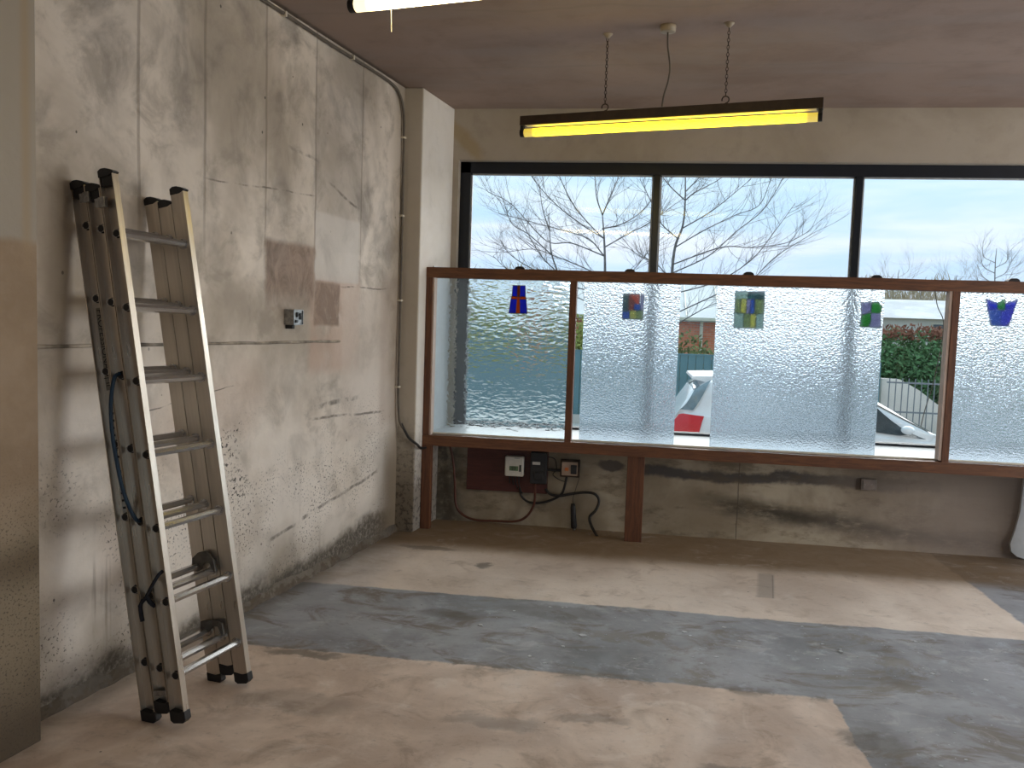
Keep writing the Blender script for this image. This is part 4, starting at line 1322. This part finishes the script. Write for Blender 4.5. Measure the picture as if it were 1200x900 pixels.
for i in range(9):
    x_ = BX0 + .6 + i*1.1
    k = MB(); k.prism([(x_, 29.66, 1.76), (x_+.04, 29.66, 1.76), (x_+.04, 33.0, 3.18), (x_, 33.0, 3.18)], (0, 0, .03)); put(k.build('roof_rib', M['whiteenamel']), bh)

# a second row of houses further off, reddish, hazy
def house(x0, x1, Y, eave, ridge, wallc, roofc, label):
    r = empty('house', ((x0+x1)/2, Y, GZ), label=label, cat='house')
    k = MB(); k.box((x0, Y, GZ), (x1, Y+7, eave)); put(k.build('wall', simple('render_'+label[:5], wallc, .9, var=.05, sc=1)), r)
    k = MB(); k.prism([(x0-.3, Y-.3, eave), (x0-.3, Y+3.5, ridge), (x0-.3, Y+7.3, eave)], (x1-x0+.6, 0, 0)); put(k.build('roof', simple('roof_'+label[:5], roofc, .8, var=.12, sc=1)), r)
    n = max(2, int((x1-x0)/2.4))
    for i in range(n):
        xc = x0 + (i+.5)*(x1-x0)/n
        for z_ in ([.9] if eave < 3 else [.9, 3.2]):
            k = MB(); k.box((xc-.5, Y-.04, z_), (xc+.5, Y+.02, z_+1.0)); f_ = put(k.build('window', M['whiteenamel']), r)
            k = MB(); k.box((-.42, -.08, .07), (.42, -.04, .93)); p_ = k.build('pane', simple('grey_pane', (.10, .12, .14), .15)); p_.parent = f_; p_.location = (xc, Y, z_)
    return r


house(8.2, 20, 38, 2.05, 2.95, (.72, .68, .64), (.62, .62, .64), 'low pale-roofed building seen through the right clear gap')
house(21, 33, 44, 2.6, 4.3, (.55, .48, .42), (.32, .26, .24), 'brown-roofed house far off to the right')

# ---- right: retaining wall, railings, hedge
rw = MB()
top = [(4.66, .56), (5.0, .55), (5.35, .36), (5.7, .10), (6.4, .02), (9.5, -.05), (16, -.05)]
rw.prism([(x_, 17.15, z_) for x_, z_ in top] + [(16, 17.15, GZ), (4.66, 17.15, GZ)], (0, .25, 0))
rw.build('retaining_wall', simple('pale_concrete', (.80, .71, .64), .85, var=.06, sc=2), label='pale concrete retaining wall stepping down behind the railings', cat='wall')
rl = empty('railings', (7, 16.5, GZ), label='grey vertical bar railings in front of the pale wall at right', cat='railings')
barm = simple('grey_painted_steel', (.20, .21, .23), .5)
bar = None
for i in range(80):
    x_ = 4.62 + i*.112
    if bar is None:
        k = MB(); k.tube([(0, 0, 0), (0, 0, 1.22)], .010, 6); bar = put(k.build('bar', barm), rl); bar.location = Vector((x_, 16.5, GZ+.02))-rl.location
    else:
        c_ = bar.copy(); COL.objects.link(c_); c_.location = Vector((x_, 16.5, GZ+.02))-rl.location
for z_ in (GZ+.62, GZ+1.16, GZ+.12):
    k = MB(); k.box((4.58, 16.475, z_-.014), (13.6, 16.525, z_+.014)); put(k.build('rail', barm), rl)
hg = empty('hedge', (7, 18.2, GZ), label='dense green hedge with reddish top behind the retaining wall', cat='hedge')
cs = [((4.7+.5*i, 18.3+.1*(i % 2), .55-.02*i), (.55, .7, 1.05)) for i in range(16)]
leafmass(cs, 42000, .055, 'leaves', green, hg, 11)
cs = [((5.0+.6*i, 18.2, 1.45), (.5, .4, .18)) for i in range(6)]
leafmass(cs, 1500, .05, 'red_leaves', redg, hg, 12)
k = MB()
for i in range(12): k.tube([(4.8+.65*i, 18.3, GZ), (4.85+.65*i, 18.3, .9)], [.04, .015], 6)
put(k.build('stems', bark), hg)

# ---- white hatchback
CX0, CY = .40, 10.0      # rear bumper x, car centreline y
HWD = .86
YN = CY               # near flank plane is CY
CC = CY + HWD
prof_top = [(0, .72), (.03, .95), (.10, 1.06), (.28, 1.34), (.46, 1.46), (.9, 1.50), (1.5, 1.505), (1.95, 1.46), (2.28, 1.31), (2.60, 1.13), (2.95, .945), (3.3, .84), (3.65, .68), (3.82, .50), (3.86, .38)]
prof_bot = [(0, .42), (.1, .30), (.5, .24), (3.3, .24), (3.75, .26), (3.86, .34)]


def interp(T_, x_):
    for i in range(len(T_)-1):
        if x_ <= T_[i+1][0]:
            a_, b_ = T_[i], T_[i+1]; f = (x_-a_[0])/(b_[0]-a_[0]); return a_[1]+(b_[1]-a_[1])*f
    return T_[-1][1]


def belt(x_): return min(1.09-.075*x_, interp(prof_top, x_)-.02) if x_ < 2.9 else interp(prof_top, x_)-.04


def plan(x_):
    e = 1.0
    if x_ < .35: e = .80 + .20*math.sin(x_/.35*PI/2)
    if x_ > 3.1: e = .72 + .28*math.cos((x_-3.1)/.76*PI/2)
    return HWD*e


def sec(x_, v):
    """v 0..1 from sill to centre of the roof, near side (offset from centreline, z)"""
    zb, zt, zl = interp(prof_bot, x_), interp(prof_top, x_), belt(x_)
    hw = plan(x_)
    tum = max(0, min(1, (zt-zl)/.5))
    ry = hw - .17*tum
    P = [(hw*.93, zb), (hw*.985, zb+.10), (hw, zb+(zl-zb)*.55), (hw*.985, zl-.03), (hw*.96, zl), (ry+.03*tum, zl+(zt-zl)*.80), (ry-.04, zl+(zt-zl)*.95), (ry*.6, zt+.012*tum), (0, zt+.02*tum)]
    V = [0, .10, .25, .40, .46, .70, .78, .9, 1]
    for i in range(len(V)-1):
        if v <= V[i+1]+1e-9:
            f = (v-V[i])/(V[i+1]-V[i]); return (P[i][0]+(P[i+1][0]-P[i][0])*f, P[i][1]+(P[i+1][1]-P[i][1])*f)
    return P[-1]


car = empty('white_hatchback', (CX0+1.9, CC, GZ), label='white hatchback car parked in the street beyond the window', cat='car')
paint, tt, bb = newmat('white_car_paint'); bb.inputs['Base Color'].default_value = (.80, .80, .82, 1); bb.inputs['Roughness'].default_value = .25; bb.inputs['Coat Weight'].default_value = .6
tt.put(bb.inputs['Base Color'], tt.mix(tt.ss(tt.noise(tt.obj(), 2, 2), .3, .7), (.74, .74, .77), (.82, .82, .83)))
cglass = simple('car_glass', (.05, .07, .08), .06, var=.1)
rglass = simple('rear_screen_glass', (.20, .27, .31), .08, var=.1)
redl = simple('red_lamp_lens', (.62, .02, .03), .2, var=.05)
XS = sorted(set([0, .015, .03, .06, .10, .19, .28, .37, .46, .6, .75, .9, 1.1, 1.3, 1.5, 1.75, 1.95, 2.1, 2.28, 2.45, 2.60, 2.8, 2.95, 3.1, 3.3, 3.5, 3.65, 3.75, 3.82, 3.86]))
VS = [0, .05, .10, .17, .25, .33, .40, .43, .46, .54, .62, .70, .74, .78, .84, .9, .95, 1]


def arch(x_, z_):
    """lift the sill round the wheels"""
    for wx in (.66, 3.12):
        dd = (x_-wx)**2 + (z_-.30)**2
        if dd < .34**2: return .30 + math.sqrt(max(0, .34**2-(x_-wx)**2))
    return z_


b = MB(); bm_ = b.bm
for sgn in (-1, 1):
    xs2 = sorted(set(XS+[.32+i*.034 for i in range(21)]+[2.78+i*.034 for i in range(21)]))
    rows = []
    for x_ in xs2:
        row = []
        for v in VS:
            y_, z_ = sec(x_, v)
            if v < .34: z_ = max(z_, arch(x_, min(z_, .62)) if z_ < .62 else z_)
            row.append(bm_.verts.new((CX0+x_, CC+sgn*y_, GZ+z_)))
        rows.append(row)
    for i in range(len(rows)-1):
        for j in range(len(VS)-1):
            bm_.faces.new((rows[i][j], rows[i+1][j], rows[i+1][j+1], rows[i][j+1]))
    bm_.faces.new(rows[0][:]) if sgn < 0 else bm_.faces.new(rows[0][::-1])
bmesh.ops.remove_doubles(bm_, verts=bm_.verts, dist=.001)
put(b.build('body', paint, smooth=True), car)


def patch(name, mat, xa, xb, va, vb, sgn=-1, off=.006, nx=8, nv=4, xt=None, parent=None, **kw):
    """panel following the body; xt=(xa2,xb2) gives the x range at its upper edge"""
    off = off + .008
    k = MB()
    def f(u, w_):
        a_, b_ = xa, xb
        if xt: a_ += (xt[0]-xa)*w_; b_ += (xt[1]-xb)*w_
        x_ = a_+(b_-a_)*u; y_, z_ = sec(x_, va+(vb-va)*w_)
        return Vector((CX0+x_, CC+sgn*(y_+off), GZ+z_+(off if vb > .75 else 0)))
    k.grid(f, nx, nv)
    return put(k.build(name, mat, smooth=True, **kw), parent or car)


for sg in (-1, 1):
    patch('side_window', cglass, .62, 1.18, .475, .72, sg, xt=(.72, 1.18), nx=12)
    patch('side_window', cglass, 1.24, 2.24, .475, .775, sg, xt=(1.24, 1.92), nx=16, nv=8)
    patch('quarter_window', cglass, 2.27, 2.84, .475, .775, sg, xt=(1.95, 2.10), nx=16, nv=8)
    patch('tail_lamp', redl, .03, .32, .25, .42, sg, off=.008, xt=(.02, .40))
    patch('door_handle', paint, 1.00, 1.14, .39, .405, sg, off=.025, label='raised door handle')
    patch('door_seam', M['black'], 1.195, 1.205, .08, .45, sg, off=.003, nx=1)
    patch('head_lamp', simple('lamp_lens', (.6, .62, .65), .1), 3.35, 3.78, .36, .44, sg, off=.008)
    k = MB(); c_ = Vector((CX0+2.60, CC+sg*(HWD+.08), GZ+1.005))
    k.sphere(c_, .075, 14, 10, (.95, .75, .62)); k.box(c_+Vector((-.02, -.10 if sg > 0 else .0, -.05)), c_+Vector((.05, 0 if sg > 0 else .12, -.01)), .01)
    put(k.build('door_mirror', paint, smooth=True), car)
for sg in (-1, 1):
    patch('rear_screen', rglass, .27, .34, .80, .99, sg, off=.006, xt=(.27, .34), nx=6, nv=6)
    patch('rear_side_glass', rglass, .07, .27, .475, .77, sg, off=.012, xt=(.29, .47), nx=14, nv=10)
    patch('windscreen', cglass, 2.02, 2.88, .74, 1.0, sg, off=.006, nx=10)
k = MB()
k.prism([(CX0+.25, CC-.62, GZ+1.455), (CX0+.27, CC-.62, GZ+1.485), (CX0+.60, CC-.62, GZ+1.50), (CX0+.55, CC-.62, GZ+1.455), (CX0+.50, CC-.62, GZ+1.40)], (0, 1.24, 0), bev=.006)
put(k.build('roof_spoiler', paint), car)
k = MB(); k.tube([(CX0+2.80, CC-.5, GZ+.965), (CX0+2.62, CC+.05, GZ+1.075)], .012, 6); put(k.build('wiper', M['black']), car)
for wx in (.66, 3.12):
    for sg in (-1, 1):
        yo = CC+sg*(HWD-.01); yi = CC+sg*(HWD-.21)
        k = MB(); k.tube([(CX0+wx, yi, GZ+.30), (CX0+wx, yi+sg*.02, GZ+.30), (CX0+wx, yo-sg*.02, GZ+.30), (CX0+wx, yo, GZ+.30)], [.28, .30, .30, .275], 28); wh = put(k.build('wheel', M['black'], smooth=False), car)
        k = MB(); k.tube([(0, -sg*.015, 0), (0, sg*.008, 0)], [.20, .19], 24)
        for q_ in range(5):
            a_ = 2*PI*q_/5; k.box((-.02, min(0, sg*.02), 0), (.02, max(0, sg*.02), .19), .003, mat=Matrix.Rotation(a_, 4, 'Y'))
        rm = k.build('rim', M['steel']); rm.parent = wh; rm.location = (CX0+wx, yo, GZ+.30)
k = MB(); k.box((CX0-.012, CC-.26, GZ+.60), (CX0+.02, CC+.26, GZ+.71), .004); put(k.build('rear_number_plate', simple('plate_yellow', (.75, .62, .08), .4)), car)

# ---- trees
def grow(mb, p, dr, ln, r, depth, rnd, spread=.55, up=.10, tips=3):
    n = 4
    pts = [p.copy()]; rs = [r]
    q = p.copy(); d_ = dr.copy()
    for i in range(n):
        d_ = (d_ + Vector((rnd.gauss(0, .09), rnd.gauss(0, .09), rnd.gauss(0, .06)+up*.5))).normalized()
        q = q + d_*ln/n
        pts.append(q.copy()); rs.append(r*(1-.55*(i+1)/n))
    mb.tube(pts, rs, 5 if r > .02 else 3, cap=False)
    if depth <= 0: return
    for j in range(tips + (1 if depth < 2 else 0)):
        i = 1 + rnd.randrange(n)
        base = pts[i]
        ax = Vector((rnd.gauss(0, 1), rnd.gauss(0, 1), rnd.gauss(0, .5))).normalized()
        nd = (d_ + ax*spread*(.7+.6*rnd.random()) + Vector((0, 0, up))).normalized()
        grow(mb, base, nd, ln*(.55+.25*rnd.random()), rs[i]*.62, depth-1, rnd, spread, up, tips)


def bare_tree(name, trunk, limbs, label, seed, col=None, r0=.050, depth=3, tl=1.0, mat=None):
    """trunk: list of points; limbs: lists of points (first on the trunk)"""
    rnd = random.Random(seed)
    r = empty(name, (trunk[0][0], trunk[0][1], GZ), label=label, cat='tree')
    mat = mat or bark
    k = MB(); n = len(trunk)
    tp = spline(trunk, 5); k.tube(tp, [r0*(1-.75*i/(len(tp)-1)) for i in range(len(tp))], 9); put(k.build('trunk', mat, smooth=True), r)
    tw = MB()
    for lb in limbs:
        P = spline(lb, 6); m_ = len(P)
        rr_ = [.013*(1-.75*i/(m_-1))+.003 for i in range(m_)]
        k = MB(); k.tube(P, rr_, 6); put(k.build('limb', mat, smooth=True), r)
        for i in range(2, m_):
            for _ in range(1):
                if rnd.random() < .85:
                    t_ = (P[i]-P[i-1]).normalized()
                    ax = Vector((rnd.gauss(0, 1), rnd.gauss(0, 1.0), rnd.gauss(.25, .6))).normalized()
                    grow(tw, P[i], (t_*.9+ax*.75).normalized(), tl*(.35+.5*rnd.random()), max(.0060, rr_[i]*.45), depth-1, rnd, .6, .08, 3)
    put(tw.build('twigs', mat, kind='stuff', recalc=False), r)
    return r


def TR(Y, *pp):
    rnd = random.Random(len(pp)*13+int(pp[0][0]))
    return [at(px_, py_, Y + (0 if i == 0 else rnd.gauss(0, .5))) for i, (px_, py_) in enumerate(pp)]


t1 = [Vector((-.72, 20, GZ)), at(708, 400, 20), at(709, 320, 20), at(708, 280, 20), at(706, 252, 20)]
L1 = [TR(20, (706, 252), (699, 230), (697, 200), (694, 150)), TR(20, (706, 252), (716, 228), (727, 200), (735, 150)), TR(20, (707, 279), (680, 262), (650, 238), (622, 205), (600, 160)),
      TR(20, (707, 279), (690, 262), (672, 240), (655, 205), (640, 160)), TR(20, (708, 290), (740, 272), (760, 262), (790, 240)), TR(20, (708, 300), (670, 285), (640, 282), (600, 240), (572, 225)),
      TR(20, (708, 325), (680, 312), (650, 300), (625, 292), (590, 296)), TR(20, (706, 268), (730, 262), (755, 245), (775, 215)), TR(20, (709, 330), (735, 322), (752, 305), (770, 280)),
      TR(20, (709, 345), (670, 335), (640, 320), (600, 318), (578, 300)), TR(20, (708, 300), (690, 280), (660, 270), (630, 262), (585, 250)), TR(20, (709, 350), (740, 345), (770, 330), (800, 322)),
      TR(20, (709, 370), (680, 350), (650, 345), (610, 350))]
bare_tree('bare_tree', t1, L1, 'bare grey tree with fanned limbs behind the left upper pane', 5, tl=1.25)
t2 = [Vector((.75, 21, GZ)), at(785, 400, 21), at(787, 330, 21), at(791, 290, 21), at(800, 265, 21), at(803, 235, 21), at(803, 190, 21)]
L2 = [TR(21, (803, 235), (815, 225), (840, 212), (870, 190)), TR(21, (799, 268), (830, 250), (850, 235), (880, 210)), TR(21, (791, 290), (825, 270), (862, 252), (890, 240), (905, 205)),
      TR(21, (788, 320), (830, 300), (862, 272), (895, 245), (920, 205)), TR(21, (787, 345), (840, 330), (880, 305), (905, 275), (932, 238)), TR(21, (786, 370), (840, 345), (880, 328), (910, 300), (955, 272)),
      TR(21, (795, 280), (775, 262), (765, 240), (750, 210)), TR(21, (803, 235), (785, 218), (775, 205), (760, 190)), TR(21, (787, 330), (770, 310), (750, 300), (735, 290)),
      TR(21, (788, 310), (845, 290), (880, 290), (920, 285), (950, 270)), TR(21, (786, 385), (810, 370), (840, 355), (870, 350)), TR(21, (803, 225), (822, 205), (835, 185))]
bare_tree('bare_tree', t2, L2, 'bare twiggy tree leaning right behind the middle upper pane', 8, tl=1.2)
t3 = [Vector((-2.1, 19.6, GZ)), at(662, 400, 19.6), at(654, 325, 19.6), at(646, 295, 19.6), at(643, 250, 19.6)]
L3 = [TR(19.6, (652, 318), (636, 302), (622, 280), (610, 255)), TR(19.6, (648, 300), (620, 275), (600, 262), (590, 235)), TR(19.6, (654, 325), (630, 318), (600, 300), (585, 280)), TR(19.6, (644, 270), (636, 245), (632, 215))]
bare_tree('bare_tree', t3, L3, 'slender bare tree left of the fanned tree', 9, r0=.035, tl=.8)
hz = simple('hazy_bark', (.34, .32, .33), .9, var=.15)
def far_tree(px, Y, topy, w, label, seed, mat, nl=7):
    """small distant bare tree"""
    base = at(px, 385, Y)
    tr_ = [Vector((base.x, Y, GZ)), Vector((base.x, Y, 1.2)), at(px, (topy+345)/2, Y), at(px+2, topy, Y)]
    rnd = random.Random(seed); lb = []
    for i in range(nl):
        y0 = 345-(345-topy)*i/nl*.8; s_ = 1 if i % 2 else -1
        lb.append([at(px, y0, Y), at(px+s_*w*.3, y0-8, Y+rnd.gauss(0, .6)), at(px+s_*w*(.55-.04*i), y0-20-rnd.random()*6, Y+rnd.gauss(0, .8))])
    bare_tree('bare_tree', tr_, lb, label, seed, r0=.04*Y/35, tl=.9*Y/35, depth=3, mat=mat)


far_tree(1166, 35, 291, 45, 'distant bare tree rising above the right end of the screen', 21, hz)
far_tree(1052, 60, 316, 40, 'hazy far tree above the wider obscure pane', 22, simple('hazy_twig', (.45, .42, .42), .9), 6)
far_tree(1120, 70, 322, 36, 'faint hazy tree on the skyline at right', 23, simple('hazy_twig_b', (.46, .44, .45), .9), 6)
for px, Y, w, h, lab, sd in ((1060, 52, 7, 6.2, 'brown hazy wood edge behind the pale-roofed building', 31), (1125, 57, 8, 5.8, 'second brown hazy thicket right of the wood edge', 32), (900, 49, 7, 5.0, 'brown thicket behind the wider obscure pane', 33), (1190, 62, 8, 5.6, 'brown thicket behind the rightmost pane', 34), (560, 48, 10, 6.0, 'brown-green thicket behind the rippled pane', 35)):
    c_ = at(px, 385, Y)
    r = empty('thicket', (c_.x, Y, GZ), label=lab, cat='trees')
    leafmass([((c_.x+w*(i-2)*.25, Y, GZ+h*.42), (w*.3, 1.2, h*(.40+.06*(i % 2)))) for i in range(5)], 7000, .34, 'foliage', brown, r, sd, .05)
    k = MB()
    for i in range(6): k.tube([(c_.x+w*(i-2.5)*.2, Y, GZ), (c_.x+w*(i-2.5)*.22, Y, GZ+h*.8)], [.10, .03], 6)
    put(k.build('stems', hz), r)
